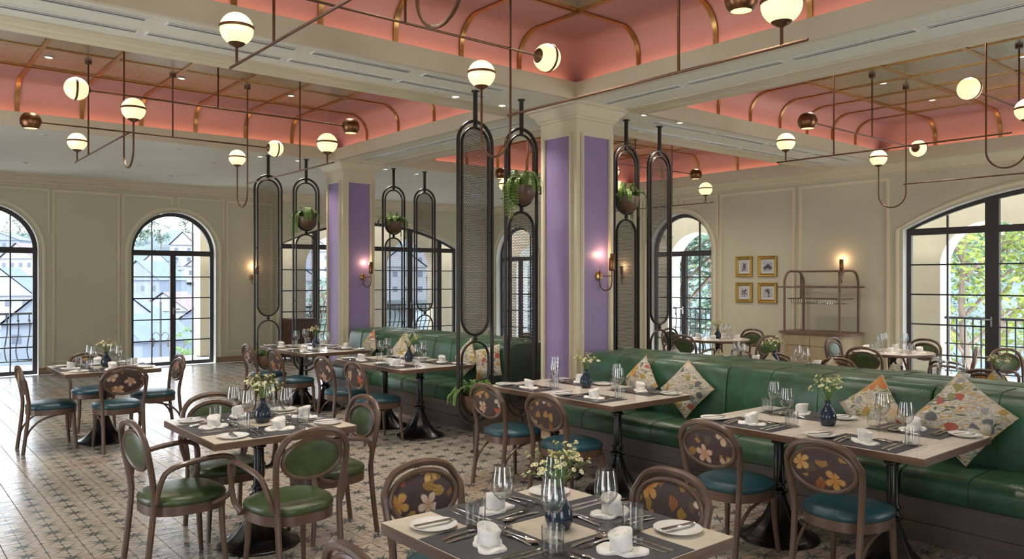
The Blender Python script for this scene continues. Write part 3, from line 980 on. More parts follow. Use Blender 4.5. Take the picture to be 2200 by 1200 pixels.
dl = thing('downlight', 'downlight', 'downlight')
obj('trim_ring', MB().lathe([(0.045, 0.0), (0.048, -0.006), (0.036, -0.008), (0.034, 0.0)], 14), M['vent'], dl)
obj('lens', MB().lathe([(0.034, -0.003), (1e-6, -0.003)], 12), M['spotglow'], dl)
dlp = Proto(dl)
do_ = thing('downlight', 'downlight', 'downlight')
obj('trim_ring', MB().lathe([(0.045, 0.0), (0.048, -0.006), (0.036, -0.008), (0.034, 0.0)], 14), M['vent'], do_)
obj('lens', MB().lathe([(0.034, -0.003), (1e-6, -0.003)], 12), M['spotoff'], do_)
dop = Proto(do_)
DL = [(4.507, 6.294, 'in the beam above the tallest screen'), (5.107, 6.306, 'in the beam left of the near column'), (6.6, 5.67, 'right of the near column capital'), (7.24, 5.69, 'second to the right of the near column'),
      (7.29, 6.35, 'behind the screens right of the near column'), (6.59, 11.17, 'right of the far column capital'), (7.29, 11.32, 'second to the right of the far column'),
      (1.75, 11.27, 'at the left end of the flat ceiling'), (3.38, 11.28, 'below the middle chandelier bar in the flat ceiling'), (4.5, 11.2, 'left of the far column in the flat ceiling'),
      (5.1, 11.23, 'nearest the far column in the flat ceiling'), (1.95, 14.1, 'by the left arched window cornice'), (3.38, 14.34, 'above the bare wall panel'), (3.37, 13.24, 'in the middle of the flat ceiling'),
      (4.16, 14.31, 'above the second arched window'), (4.17, 12.19, 'halfway to the second arched window'), (8.3, 14.2, 'above the wide glazed doors'), (10.2, 13.0, 'towards the far corner')]
for x_, y_, ph in DL:
    off = y_ > 11.4 or (y_ > 11 and x_ < 4)
    (dop if off else dlp).put((x_, y_, SOF), 0, ('unlit' if off else 'lit') + ' round recessed downlight ' + ph, 'recessed downlights')
    if not off: spot('downlight_beam', (x_, y_, SOF - 0.02), SPOT_W, (1.0, 0.90, 0.76), 110)
for b_i, (rect, rx_, ry_, cc, nm) in enumerate(BAYS):
    k = 0
    for fx_ in (0.25, 0.5, 0.75):
        for fy_ in (0.32, 0.68):
            x_, y_ = rect[0] + (rect[2] - rect[0]) * fx_ + 0.12, rect[1] + (rect[3] - rect[1]) * fy_ + 0.1
            dlp.put((x_, y_, CEI + 0.003), 0, 'small round downlight in the %s leaf panel, %s of six' % (['foreground', 'far-left', 'right', 'far'][b_i], ords[k]), 'downlights in the leaf panels')
            spot('panel_downlight_beam', (x_, y_, CEI - 0.01), PANEL_W, (1.0, 0.92, 0.80), 125, 0.9, 0.06)
            k += 1
# ------------------------------------------------------------------ chairs (local +x is the way the sitter faces)
def seat_outline(n=28, hx=0.215, hw=0.215, p=2.6, grow=0.0, dx=0.0):
    out_ = []
    for i in range(n):
        t = 2 * PI * i / n
        c, s = math.cos(t), math.sin(t)
        x = (hx + grow) * math.copysign(abs(c) ** (2 / p), c)
        y = (hw + grow + 0.018 * (x / hx)) * math.copysign(abs(s) ** (2 / p), s)
        out_.append((x + dx, y))
    return out_


def ell(cx_, cz, a, b, tilt, n=28, x0=0.0):
    """ellipse in the y-z plane, leaning back by tilt"""
    return [(cx_ - math.tan(tilt) * (b * math.sin(2 * PI * i / n)) + x0, a * math.cos(2 * PI * i / n), cz + b * math.sin(2 * PI * i / n)) for i in range(n)]


def chair(name, kind):
    t = thing(name, kind, 'chair')
    arm = kind == 'arm'
    top = 0.862 if arm else 0.815
    seatz = 0.455
    half = [(-0.262, 0.183, 0.0), (-0.235, 0.180, 0.22), (-0.215, 0.182, 0.44), (-0.228, 0.195, 0.57), (-0.248, 0.204, 0.68), (-0.263, 0.196, top - 0.10), (-0.274, 0.150, top - 0.035), (-0.279, 0.075, top - 0.006)]
    path = half + [(-0.280, 0.0, top)] + [(x, -y, z) for x, y, z in reversed(half)]
    obj('back_hoop', MB().tube(cr(path, 4), 0.0175, 8), M['wood'], t)
    oc = 0.705 if arm else 0.668
    oa, ob = (0.168, 0.105) if arm else (0.178, 0.112)
    tilt = R(9)
    oring = ell(-0.250, oc, oa, ob, tilt, 32)
    obj('oval_frame', MB().tube(oring, 0.0135, 8, closed=True, ref=(1, 0, 0)), M['wood'], t)
    pad = MB()
    rings = []
    for k, (f_, dx_) in enumerate([(0.0, 0.014), (0.5, 0.0125), (0.8, 0.008), (0.95, 0.0), (0.95, -0.006), (0.8, -0.012), (0.5, -0.0155), (0.0, -0.017)]):
        rings.append(ell(-0.250, oc, max(oa * f_, 1e-4), max(ob * f_, 1e-4), tilt, 28, dx_))
    pad.loops(rings, True, True, True)
    pm = obj('oval_pad', pad, M['olive'] if arm else M['floral'], t)
    sm = M['olive'] if arm else M['teal']
    hx, hw = (0.225, 0.225) if arm else (0.215, 0.213)
    apr = MB(); n = 28
    o1, i1_ = seat_outline(n, hx, hw), seat_outline(n, hx, hw, grow=-0.022)
    apr.loops([[(x, y, 0.352) for x, y in i1_], [(x, y, 0.352) for x, y in o1], [(x, y, 0.405) for x, y in o1], [(x, y, 0.405) for x, y in i1_], [(x, y, 0.352) for x, y in i1_]], True, False, False)
    obj('seat_ring', apr, M['wood'], t)
    cs = MB()
    prof = [(-0.012, 0.395), (-0.001, 0.408), (0.004, 0.425), (-0.004, 0.443), (-0.03, 0.457), (-0.08, 0.466), (-0.15, 0.470)]
    rings = [[(x, y, z) for x, y in seat_outline(n, hx, hw, grow=g_)] for g_, z in prof]
    cs.loops(rings, True, True, True)
    obj('seat_cushion', cs, sm, t, smooth=60)
    for s_ in (-1, 1):
        obj('front_leg', MB().tube([(0.165, s_ * 0.165, 0.36), (0.172, s_ * 0.168, 0.2), (0.19, s_ * 0.182, 0.0)], [0.0195, 0.0175, 0.0135], 8), M['wood'], t)
        if arm:
            pth = cr([(-0.205, s_ * 0.196, 0.44), (-0.200, s_ * 0.225, 0.535), (-0.165, s_ * 0.245, 0.615), (-0.06, s_ * 0.258, 0.648), (0.10, s_ * 0.262, 0.660), (0.175, s_ * 0.260, 0.645), (0.198, s_ * 0.256, 0.595), (0.190, s_ * 0.250, 0.49), (0.165, s_ * 0.244, 0.425), (0.08, s_ * 0.240, 0.392)], 5)
            obj('arm', MB().tube(pth, 0.0155, 8), M['wood'], t)
        else:
            pth = cr([(-0.236, s_ * 0.176, 0.155), (-0.20, s_ * 0.176, 0.23), (-0.12, s_ * 0.178, 0.305), (0.0, s_ * 0.182, 0.345), (0.10, s_ * 0.186, 0.354)], 5)
            obj('brace', MB().tube(pth, 0.0095, 6), M['wood'], t)
    return t


side_chair = Proto(chair('dining_chair', 'side'))
arm_chair = Proto(chair('armchair', 'arm'))
FG, AG = 'floral-backed bentwood dining chairs', 'green leather bentwood armchairs'
CH = 'floral-backed teal-seated bentwood chair, '
CA = 'green leather bentwood armchair, '
for args in [
    # around the foreground table
    (1.97, 2.75, -PI / 2, 'behind the foreground table on its left'), (2.45, 2.18, PI, 'at the right side of the foreground table'), (1.45, 2.20, 0, 'cut off by the bottom edge, left of the foreground table'),
    # far-left table
    (1.43, 8.80, 0, 'side-on, leftmost of the far-left table'), (1.94, 8.42, PI / 2, 'back to the camera at the far-left table'), (2.42, 8.98, PI, 'right of the far-left table by the window'), (1.98, 9.68, -PI / 2, 'hidden behind the far-left table'),
    # near bench, chair side
    (4.085, 2.09, 0, 'rightmost chair at the near green bench'), (4.085, 2.80, 0, 'second chair from the right at the near bench'),
    (4.085, 4.23, 0, 'third chair from the right at the near bench'), (4.085, 4.92, 0, 'fourth from the right, before the tall screen'),
    # far bench, chair side
    (4.085, 7.08, 0, 'rightmost chair at the far green bench'), (4.085, 7.78, 0, 'second chair from the right at the far bench'),
    (4.085, 9.09, 0, 'third chair from the right at the far bench'), (4.085, 9.90, 0, 'leftmost chair at the far bench'),
    # tables behind the near bench
    (7.68, 4.885, PI, 'facing us behind the near bench, nearest the sideboard'), (7.68, 4.165, PI, 'facing us behind the near bench, in front of round table'),
    (7.68, 2.77, PI, 'facing us behind the near bench, before the wide doors'),
    (7.68, 7.72, PI, 'behind the far bench seen through the screens'), (7.68, 9.2, PI, 'behind the far bench nearest the far column'),
]:
    side_chair.put((args[0], args[1], 0), args[2], (CH + args[3]), FG)
for x_, y_, a_, ph in [
    (1.42, 4.70, R(4), 'left of the middle table, seen side-on'), (1.83, 4.13, PI / 2 + R(3), 'nearest the camera at the middle table'), (2.34, 4.70, PI, 'right of the middle table'), (1.86, 5.20, -PI / 2, 'behind the middle table'),
    (9.20, 7.02, R(8), 'left of the far round table'), (10.62, 7.12, PI, 'right of the far round table, against the wall'), (9.78, 6.35, PI / 2 - R(15), 'right front of the far round table'), (10.0, 7.80, -PI / 2, 'behind the far round table'),
    (10.1, 5.10, -PI / 2, 'beside the sideboard at the bare round table'), (9.17, 4.38, R(4), 'back to us at the bare round table'), (10.52, 4.46, PI, 'behind the bare round table by the doors'), (9.85, 3.80, PI / 2 + R(20), 'turned right of the bare round table'),
    (9.85, 3.02, -PI / 2 - R(30), 'cut off by the right edge, by the wide doors'),
]:
    arm_chair.put((x_, y_, 0), a_, CA + ph, AG)

# ------------------------------------------------------------------ tables
def pedestal(t):
    bell = [(0.245, 0.0), (0.25, 0.008), (0.245, 0.018), (0.215, 0.026), (0.205, 0.034), (0.19, 0.042), (0.150, 0.07), (0.110, 0.115), (0.078, 0.17), (0.056, 0.23), (0.044, 0.27), (0.042, 0.285)]
    obj('foot', MB().lathe(bell, 40, flute=(0.05, 0.26, 10, 0.045)), M['iron'], t, smooth=50)
    post = [(0.042, 0.285), (0.056, 0.295), (0.056, 0.31), (0.040, 0.32), (0.036, 0.345), (0.045, 0.352), (0.045, 0.362), (0.033, 0.372), (0.031, 0.60), (0.046, 0.607), (0.046, 0.618), (0.032, 0.628), (0.040, 0.66), (0.050, 0.69), (0.046, 0.712), (0.046, 0.718)]
    obj('post', MB().lathe(post, 18), M['iron'], t, smooth=50)


def table(name, sx, sy, topm, round_=0):
    t = thing(name, name, 'table')
    pedestal(t)
    if round_:
        obj('edge', MB().lathe([(1e-6, 0.718), (round_ - 0.02, 0.718), (round_, 0.726), (round_, 0.750), (round_ - 0.004, 0.7545), (1e-6, 0.7545)], 40), M['woodedge'], t)
        obj('top', MB().lathe([(round_ - 0.006, 0.7545), (round_ - 0.008, 0.757), (1e-6, 0.757)], 40), topm, t)
    else:
        obj('edge', MB().bbox(-sx / 2, -sy / 2, 0.715, sx / 2, sy / 2, 0.7545, 0.003), M['woodedge'], t, smooth=0)
        obj('top', MB().bbox(-sx / 2 + 0.003, -sy / 2 + 0.003, 0.7545, sx / 2 - 0.003, sy / 2 - 0.003, 0.757, 0.001), topm, t, smooth=0)
    return t


sq = Proto(table('square_table', 0.87, 0.93, M['cream']))
bt = Proto(table('bench_table', 0.88, 0.72, M['greytop']))
rt = Proto(table('round_table', 0, 0, M['greytop'], 0.47))
TABLES = [  # proto, x, y, label, short phrase for what lies on it, kind
    (sq, 1.91, 2.07, 'square cream-topped pedestal table laid for four in the foreground', 'the foreground table', 'sq'),
    (sq, 1.915, 4.79, 'square cream-topped pedestal table ringed by green armchairs', 'the green-armchair table', 'sq'),
    (sq, 1.91, 8.86, 'square cream-topped pedestal table nearest the left windows', 'the far-left table', 'sq'),
]
nb = ['rightmost', 'second', 'third', 'fourth']
for k, y_ in enumerate([2.05, 2.77, 4.165, 4.885]):
    TABLES.append((bt, 4.53, y_, 'oblong pale-topped table before the near bench, ' + ('rightmost of its row' if k == 0 else nb[k] + ' from the right'), 'the %s near-bench table' % nb[k], 'bt'))
for k, y_ in enumerate([7.0, 7.72, 9.2, 9.92]):
    TABLES.append((bt, 4.55, y_, 'oblong pale-topped table before the far bench, ' + ('rightmost of its row' if k == 0 else nb[k] + ' from the right'), 'the %s far-bench table' % nb[k], 'bt'))
for k, y_ in enumerate([2.05, 2.77, 4.165, 4.885]):
    TABLES.append((bt, 7.23, y_, 'oblong pale-topped table behind the near bench, ' + ('rightmost of its row' if k == 0 else nb[k] + ' from the right'), 'the %s table behind the near bench' % nb[k], 'bk'))
for k, y_ in enumerate([7.0, 7.72, 9.2]):
    TABLES.append((bt, 7.23, y_, 'oblong pale-topped table behind the far bench, ' + ('rightmost of its row' if k == 0 else nb[k] + ' from the right'), 'the %s table behind the far bench' % nb[k], 'bk'))
TABLES.append((rt, 9.98, 7.13, 'round pedestal table with a vase before the narrow arched window', 'the far round table', 'rt'))
TABLES.append((rt, 9.87, 4.46, 'round pedestal table without flowers beside the wide glazed doors', 'the bare round table', 'rt'))
for pr_, x_, y_, lab, ph, kd in TABLES:
    pr_.put((x_, y_, 0), 0, lab, 'pedestal tables of the dining room')

# ------------------------------------------------------------------ tableware prototypes
TZ = 0.757
# rolled napkin on its spread corner
nk = MB()
rings = []
n = 26
for k, (r_, z_) in enumerate([(0.036, 0.004), (0.040, 0.016), (0.037, 0.034), (0.039, 0.050), (0.041, 0.062), (0.038, 0.067), (0.034, 0.060), (0.031, 0.064), (0.027, 0.057), (0.022, 0.062), (0.016, 0.054), (0.010, 0.058), (0.003, 0.050)]):
    rr_ = []
    for i in range(n):
        a_ = 2 * PI * i / n
        w_ = ((a_ / (2 * PI) + 0.07 * k) % 1.0)
        q = r_ * (0.90 + 0.17 * w_) + 0.0016 * math.sin(5 * a_ + k)
        rr_.append((q * math.cos(a_) + 0.003 * math.sin(0.7 * k), q * math.sin(a_), z_ + 0.010 * math.cos(a_ - 0.6) * min(1.0, k / 4)))
    rings.append(rr_)
nk.loops(rings, True, True, True)
rings = []
for f_, z_ in ((0.2, 0.004), (0.6, 0.006), (0.85, 0.008), (1.0, 0.003)):
    ring_ = []
    for i in range(30):
        a_ = 2 * PI * i / 30
        r_ = 0.066 + 0.022 * math.cos(2 * a_) + 0.007 * math.sin(5 * a_ + 1)
        ring_.append((r_ * f_ * math.cos(a_), r_ * f_ * math.sin(a_), z_ + 0.005 * f_ * (1 + math.sin(6 * a_))))
    rings.append(ring_)
rings.append([(x, y, 0.0005) for x, y, z in rings[-1]])
nk.loops(rings, True, True, True)
napkin_me = nk.mesh('napkin', 70); napkin_me.materials.append(M['napkin'])

plate_me = MB().lathe([(1e-6, 0.003), (0.052, 0.003), (0.056, 0.0), (0.060, 0.002), (0.086, 0.013), (0.087, 0.0145), (0.085, 0.0152), (0.060, 0.006), (0.055, 0.0055), (1e-6, 0.0055)], 32).mesh('plate', 50); plate_me.materials.append(M['white'])
wg = [(0.036, 0.0), (0.036, 0.0015), (0.020, 0.004), (0.006, 0.010), (0.0042, 0.02), (0.0040, 0.085), (0.006, 0.094), (0.018, 0.101), (0.032, 0.115), (0.041, 0.135), (0.0425, 0.150), (0.040, 0.175), (0.035, 0.205), (0.0325, 0.222),
      (0.0318, 0.222), (0.0342, 0.205), (0.0392, 0.175), (0.0417, 0.150), (0.040, 0.136), (0.031, 0.117), (0.017, 0.104), (1e-6, 0.100)]
wine_me = MB().lathe(wg, 24).mesh('wine_glass', 50); wine_me.materials.append(M['glass'])
tm = [(0.034, 0.0), (0.036, 0.003), (0.0385, 0.092), (0.037, 0.0925), (0.0345, 0.014), (0.030, 0.011), (1e-6, 0.011)]
tumb_me = MB().lathe(tm, 24).mesh('tumbler', 50); tumb_me.materials.append(M['glass'])


def cutlery(kind):
    """lies along +x, handle end at 0"""
    mb = MB()
    L = {'fork': 0.195, 'knife': 0.225, 'spoon': 0.19, 'bknife': 0.165, 'dfork': 0.17}[kind]
    hl = L * 0.55
    hw = [(0.0, 0.006), (0.01, 0.0095), (hl * 0.5, 0.0065), (hl, 0.004), (hl * 1.12, 0.0038)]

    def strip_(pts, zf, th=0.0022):
        rings = []
        for x, w in pts:
            z = zf(x)
            rings.append([(x, -w, z), (x, w, z), (x, w * 0.8, z + th), (x, -w * 0.8, z + th)])
        mb.loops(rings, True, True, True)
    zf = lambda x: 0.001 + 0.006 * max(0, math.sin(PI * min(1, x / L)))
    if kind in ('knife', 'bknife'):
        strip_([(0, 0.006), (0.012, 0.0085), (hl * 0.5, 0.0075), (hl * 0.9, 0.006), (hl * 0.96, 0.0085), (hl * 1.05, 0.0095), (L * 0.85, 0.0095), (L * 0.95, 0.007), (L, 0.002)], lambda x: 0.001, 0.003)
    elif kind == 'spoon':
        strip_(hw, zf)
        rings = []
        for x, w, z in ((hl * 1.10, 0.004, zf(hl * 1.1)), (L * 0.70, 0.013, 0.003), (L * 0.82, 0.019, 0.0015), (L * 0.93, 0.016, 0.002), (L, 0.003, 0.005)):
            rings.append([(x, -w, z + 0.004), (x, -w * 0.5, z), (x, w * 0.5, z), (x, w, z + 0.004), (x, w * 0.5, z + 0.0015), (x, -w * 0.5, z + 0.0015)])
        mb.loops(rings, True, True, True)
    else:
        strip_(hw + [(L * 0.68, 0.009), (L * 0.75, 0.0115)], zf)
        for q in (-0.0096, -0.0032, 0.0032, 0.0096):
            b0 = len(mb.v)
            mb.box(L * 0.74, q - 0.0014, zf(L * 0.75), L, q + 0.0014, zf(L * 0.75) + 0.002)
    return mb.mesh(kind, 50)


CUT = {k: cutlery(k) for k in ('fork', 'knife', 'spoon', 'bknife', 'dfork')}
for k in CUT.values(): k.materials.append(M['steel'])
mat_me = MB().bbox(0.004, -0.215, 0.0, 0.325, 0.215, 0.0022, 0.0008).mesh('placemat', 0); mat_me.materials.append(M['mat'])
vase_me = MB().lathe([(0.034, 0.0), (0.040, 0.004), (0.050, 0.030), (0.052, 0.052), (0.046, 0.078), (0.030, 0.104), (0.019, 0.122), (0.0165, 0.140), (0.020, 0.152), (0.018, 0.153), (0.014, 0.140), (0.013, 0.12)], 26).mesh('vase', 60); vase_me.materials.append(M['navy'])


def bouquet(seed, nst=26, spread=0.125, hh=0.18, rich=1.0):
    rnd = random.Random(seed)
    t = thing('flower_bunch', 'x', 'flowers')
    st, bl_, ce, lf = MB(), MB(), MB(), MB()
    for i in range(nst):
        a = rnd.uniform(0, 2 * PI); rr = spread * math.sqrt(rnd.random()); h = hh * rnd.uniform(0.55, 1.0) * (1.0 - 0.35 * (rr / spread) ** 2)
        tip = Vector((rr * math.cos(a), rr * math.sin(a), 0.14 + h))
        mid = Vector((tip.x * 0.35, tip.y * 0.35, 0.14 + h * 0.55))
        st.tube([(rnd.uniform(-.004, .004), rnd.uniform(-.004, .004), 0.06), (tip.x * 0.1, tip.y * 0.1, 0.145), tuple(mid), tuple(tip)], 0.0011, 4, caps=False)
        for q in range(3):   # thin leaves along the stem
            f_ = rnd.uniform(0.3, 0.9); c = mid.lerp(tip, f_) if f_ > 0.4 else Vector((0, 0, 0.15)).lerp(mid, f_ / 0.4)
            aa = rnd.uniform(0, 2 * PI); d = Vector((math.cos(aa), math.sin(aa), rnd.uniform(0.1, 0.8))) * rnd.uniform(0.014, 0.028); s_ = Vector((-d.y, d.x, 0)).normalized() * 0.003
            lf.add([tuple(c), tuple(c + d * 0.5 + s_), tuple(c + d), tuple(c + d * 0.5 - s_)], [(0, 1, 2, 3)])
        for q in range(rnd.choice((1, 2, 2, 3)) if rich > 0.9 else 1):
            c = tip + Vector((rnd.uniform(-.02, .02), rnd.uniform(-.02, .02), rnd.uniform(-.02, .012))) * (0 if q == 0 else 1)
            if q: st.tube([tuple(mid.lerp(tip, 0.7)), tuple(c)], 0.0008, 3, caps=False)
            nrm = (Vector((c.x, c.y, 0)) * 4 + Vector((rnd.uniform(-.4, .4), rnd.uniform(-.4, .4), 0.55))).normalized()
            u_ = nrm.orthogonal().normalized(); v_ = nrm.cross(u_)
            pr_ = rnd.uniform(0.009, 0.0125)
            for k in range(8):
                b0 = 2 * PI * k / 8; b1 = b0 + 0.30; b2 = b0 - 0.30
                bl_.add([tuple(c + nrm * 0.001), tuple(c + (u_ * math.cos(b2) + v_ * math.sin(b2)) * pr_ * 0.7 + nrm * 0.001), tuple(c + (u_ * math.cos(b0) + v_ * math.sin(b0)) * pr_), tuple(c + (u_ * math.cos(b1) + v_ * math.sin(b1)) * pr_ * 0.7 + nrm * 0.001)], [(0, 1, 2, 3)])
            ce.ball(tuple(c + nrm * 0.0015), 0.0040, 6, 4)
    obj('stems', st, M['stem'], t, kind='stuff'); obj('leaves', lf, M['stem'], t, smooth=0, kind='stuff')
    obj('petals', bl_, M['petal'], t, smooth=0, kind='stuff'); obj('flower_centres', ce, M['pollen'], t, kind='stuff')
    return Proto(t)


BQ = [bouquet(3, 34), bouquet(5, 34, 0.125, 0.185), bouquet(9, 28, 0.11, 0.165)]

# ------------------------------------------------------------------ laying the tables
def put(name, me, cat, label, grp, x, y, z, rz):
    o = obj(name, me, None, None, (x, y, z), rz)
    return setp(o, label, cat, grp)


def setting(tx, ty, ang, edge, seat, ph, mats=True, full=True, plate=True, seed=0, glasses=True):
    """ang: the way the diner faces; edge: distance of the table edge from its centre"""
    rnd = random.Random(int(tx * 100) + int(ty * 1000) + int(ang * 10) + seed)
    c, s = math.cos(ang), math.sin(ang)

    def W_(u, l):
        return tx + c * (u - edge) - s * l, ty + s * (u - edge) + c * l
    at = 'at the %s of %s' % (seat, ph)
    j = lambda q: rnd.uniform(-q, q)
    z1 = TZ + (0.0024 if mats else 0.0002)
    if mats: put('placemat', mat_me, 'placemat', 'charcoal woven placemat ' + at, 'woven placemats', *W_(0, 0), TZ, ang)
    put('napkin', napkin_me, 'napkin', 'white rolled linen napkin ' + at, 'rolled napkins', *W_(0.15 + j(.015), j(.015)), z1, ang + rnd.uniform(0, 6))
    if plate:
        x, y = W_(0.115 + j(.01), 0.30 + j(.01))
        if edge < 0.5 and ph.find('bench') >= 0: x, y = W_(0.115, 0.262)
        put('bread_plate', plate_me, 'plate', 'small white bread plate ' + at, 'bread plates', x, y, TZ + (0.0028 if ph.find('bench') >= 0 else 0.0004), ang)
        if full:
            a2 = ang + R(rnd.uniform(-25, -5))
            put('butter_knife', CUT['bknife'], 'knife', 'butter knife on the bread plate ' + at, 'butter knives', x - 0.08 * math.cos(a2), y - 0.08 * math.sin(a2), TZ + (0.019 if ph.find('bench') >= 0 else 0.0166), a2)
    if full:
        for k, l in ((0, 0.118), (1, 0.152)):
            put('fork', CUT['fork'], 'fork', ('inner' if k == 0 else 'outer') + ' steel fork ' + at, 'dinner forks', *W_(0.045 + j(.006) + 0.012 * k, l), z1, ang + R(j(3)))
            put('knife', CUT['knife'], 'knife', ('inner' if k == 0 else 'outer') + ' steel table knife ' + at, 'table knives', *W_(0.04 + j(.006), -l), z1, ang + R(j(3)))
        x, y = W_(0.285, 0.09)
        put('dessert_spoon', CUT['spoon'], 'spoon', 'dessert spoon above the napkin ' + at, 'dessert spoons', x, y, z1, ang - PI / 2 + R(j(5)))
        x, y = W_(0.258, -0.09)
        put('dessert_fork', CUT['dfork'], 'fork', 'dessert fork above the napkin ' + at, 'dessert forks', x, y, z1, ang + PI / 2 + R(j(5)))
    if glasses:
        gl_, tl_ = (-0.115, -0.195)
        put('wine_glass', wine_me, 'wine glass', 'empty stemmed wine glass ' + at, 'wine glasses', *W_(0.325 + j(.012), gl_ + j(.012)), TZ + 0.003, 0)
        put('tumbler', tumb_me, 'tumbler', 'clear water tumbler ' + at, 'water tumblers', *W_(0.262 + j(.01), tl_ + j(.008)), TZ + 0.003, 0)


def flowers(x, y, k, ph, grp='bud vases'):
    put('bud_vase', vase_me, 'vase', 'small dark navy bud vase on ' + ph, grp, x, y, TZ + 0.0004, 0)
    BQ[k].put((x, y, TZ + 0.002), random.uniform(0, 6), 'chamomile sprigs in the vase on ' + ph, 'chamomile sprigs in vases')


for k, (pr_, x_, y_, lab, ph, kd) in enumerate(TABLES):
    if kd == 'sq':
        near = k == 0
        for ang, edge, seat in ((0, 0.435, 'left seat'), (PI, 0.435, 'right seat'), (-PI / 2, 0.465, 'far seat'), (PI / 2, 0.465, 'near seat')):
            setting(x_, y_, ang, edge, seat, ph)
        flowers(x_ + 0.022, y_ - 0.01, 0 if k == 0 else 1 if k == 1 else 2, ph)
    elif kd == 'bt':
        setting(x_, y_, 0, 0.44, 'chair side', ph)
        setting(x_, y_, PI, 0.44, 'bench side', ph)
    elif kd == 'bk':
        setting(x_, y_, 0, 0.44, 'bench side', ph, full=False)
        setting(x_, y_, PI, 0.44, 'chair side', ph, full=False)
    else:
        for ang, seat in ((R(20), 'left seat'), (R(110), 'near seat'), (R(200), 'right seat'), (R(290), 'far seat')):
            setting(x_, y_, ang, 0.45, seat, ph, mats=False, full=False, plate=False, glasses=True)
for x_, y_, k, ph in [(4.57, 2.46, 1, 'the right pair of near-bench tables'), (4.62, 4.60, 2, 'the left pair of near-bench tables'), (4.60, 7.30, 1, 'the right pair of far-bench tables'), (4.62, 9.62, 2, 'the left pair of far-bench tables'),
                      (7.30, 4.52, 0, 'the left pair of tables behind the near bench'), (7.26, 2.42, 2, 'the right pair of tables behind the near bench'), (9.98, 7.13, 2, 'the far round table')]:
    flowers(x_, y_, k, ph)
# ------------------------------------------------------------------ back-to-back benches (profile in x,z extruded along y)
def bench(y0, y1, mirror, label, secs):
    """front of the seat at x = 4.985 (mirrored about the column line for the far side)"""
    t = thing('bench', label, 'bench', (COLX, y0, 0), 0, 'long green leather benches')
    L = y1 - y0
    sgn = 1 if not mirror else -1

    def X(x): return sgn * (x - COLX)

    def ext(name, prof, a, b, m, par=t, sm=40, endround=0.0):
        pts = [(X(x), z) for x, z in prof]
        rings = []
        if endround:
            for o_, f_ in ((0, 0.90), (endround * 0.35, 0.97), (endround, 1.0)): rings.append((a + o_, f_))
            for o_, f_ in ((endround, 1.0), (endround * 0.35, 0.97), (0, 0.90)): rings.append((b - o_, f_))
        else: rings = [(a, 1.0), (b, 1.0)]
        cx_ = sum(p[0] for p in pts) / len(pts); cz = sum(p[1] for p in pts) / len(pts)
        rr = [[(cx_ + (x - cx_) * f_, y, cz + (z - cz) * f_) for x, z in pts] for y, f_ in rings]
        return obj(name, MB().loops(rr, True, True, True), m, par, smooth=sm)
    # wooden plinth: recessed kick, panel and a proud rail
    ext('plinth', [(5.135, 0.0), (COLX, 0.0), (COLX, 0.30), (5.135, 0.30)], 0, L, M['plinth'], sm=0)
    ext('plinth_rail', [(5.105, 0.235), (5.135, 0.235), (5.135, 0.285), (5.105, 0.285)], 0, L, M['plinth'], sm=0)
    ext('plinth_rail', [(5.118, 0.105), (5.135, 0.105), (5.135, 0.125), (5.118, 0.125)], 0, L, M['plinth'], sm=0)
    ext('plinth_rail', [(5.095, 0.285), (5.14, 0.285), (5.14, 0.305), (5.095, 0.305)], 0, L, M['plinth'], sm=0)
    # seat and back cushions, one per section, with tailored seams
    seat = [(5.02, 0.305), (5.60, 0.305), (5.60, 0.475), (5.30, 0.482), (5.10, 0.480), (5.03, 0.470), (4.995, 0.445), (4.985, 0.41), (4.990, 0.33)]
    back = [(5.46, 0.47), (5.44, 0.55), (5.455, 0.75), (5.475, 0.86), (5.495, 0.91), (5.535, 0.937), (5.60, 0.945), (COLX - 0.02, 0.945), (COLX - 0.004, 0.93), (COLX - 0.004, 0.47)]
    ys_ = [L * k / secs for k in range(secs + 1)]
    for a, b in zip(ys_, ys_[1:]):
        s_ = ext('seat_cushion', seat, a + 0.003, b - 0.003, M['bench'], endround=0.012)
        k_ = ext('back_cushion', back, a + 0.003, b - 0.003, M['bench'], endround=0.014)
        nseam = max(2, round((b - a) / 0.36))
        for q in range(1, nseam):
            yy = a + (b - a) * q / nseam
            pth = [(X(x - 0.0006), yy, z) for x, z in [(4.989, 0.335), (4.984, 0.41), (4.993, 0.447), (5.03, 0.4725), (5.10, 0.482), (5.30, 0.484), (5.44, 0.480)]]
            obj('seam', MB().tube(pth, 0.0022, 5), M['seam'], s_)
            pth = [(X(x - 0.001), yy, z) for x, z in [(5.439, 0.55), (5.454, 0.75), (5.474, 0.86), (5.494, 0.911), (5.535, 0.939), (5.60, 0.947), (5.78, 0.947)]]
            obj('seam', MB().tube(pth, 0.002, 5), M['seam'], k_)
    return t


bench(0.62, 5.42, False, 'near green leather bench running off the right edge', 3)
bench(0.62, 5.42, True, 'bench back-to-back behind the near one, only its far side cushions showing', 3)
bench(6.62, 10.30, False, 'far green leather bench between the two columns', 2)
bench(6.62, 10.30, True, 'bench back-to-back behind the far one between the columns', 2)

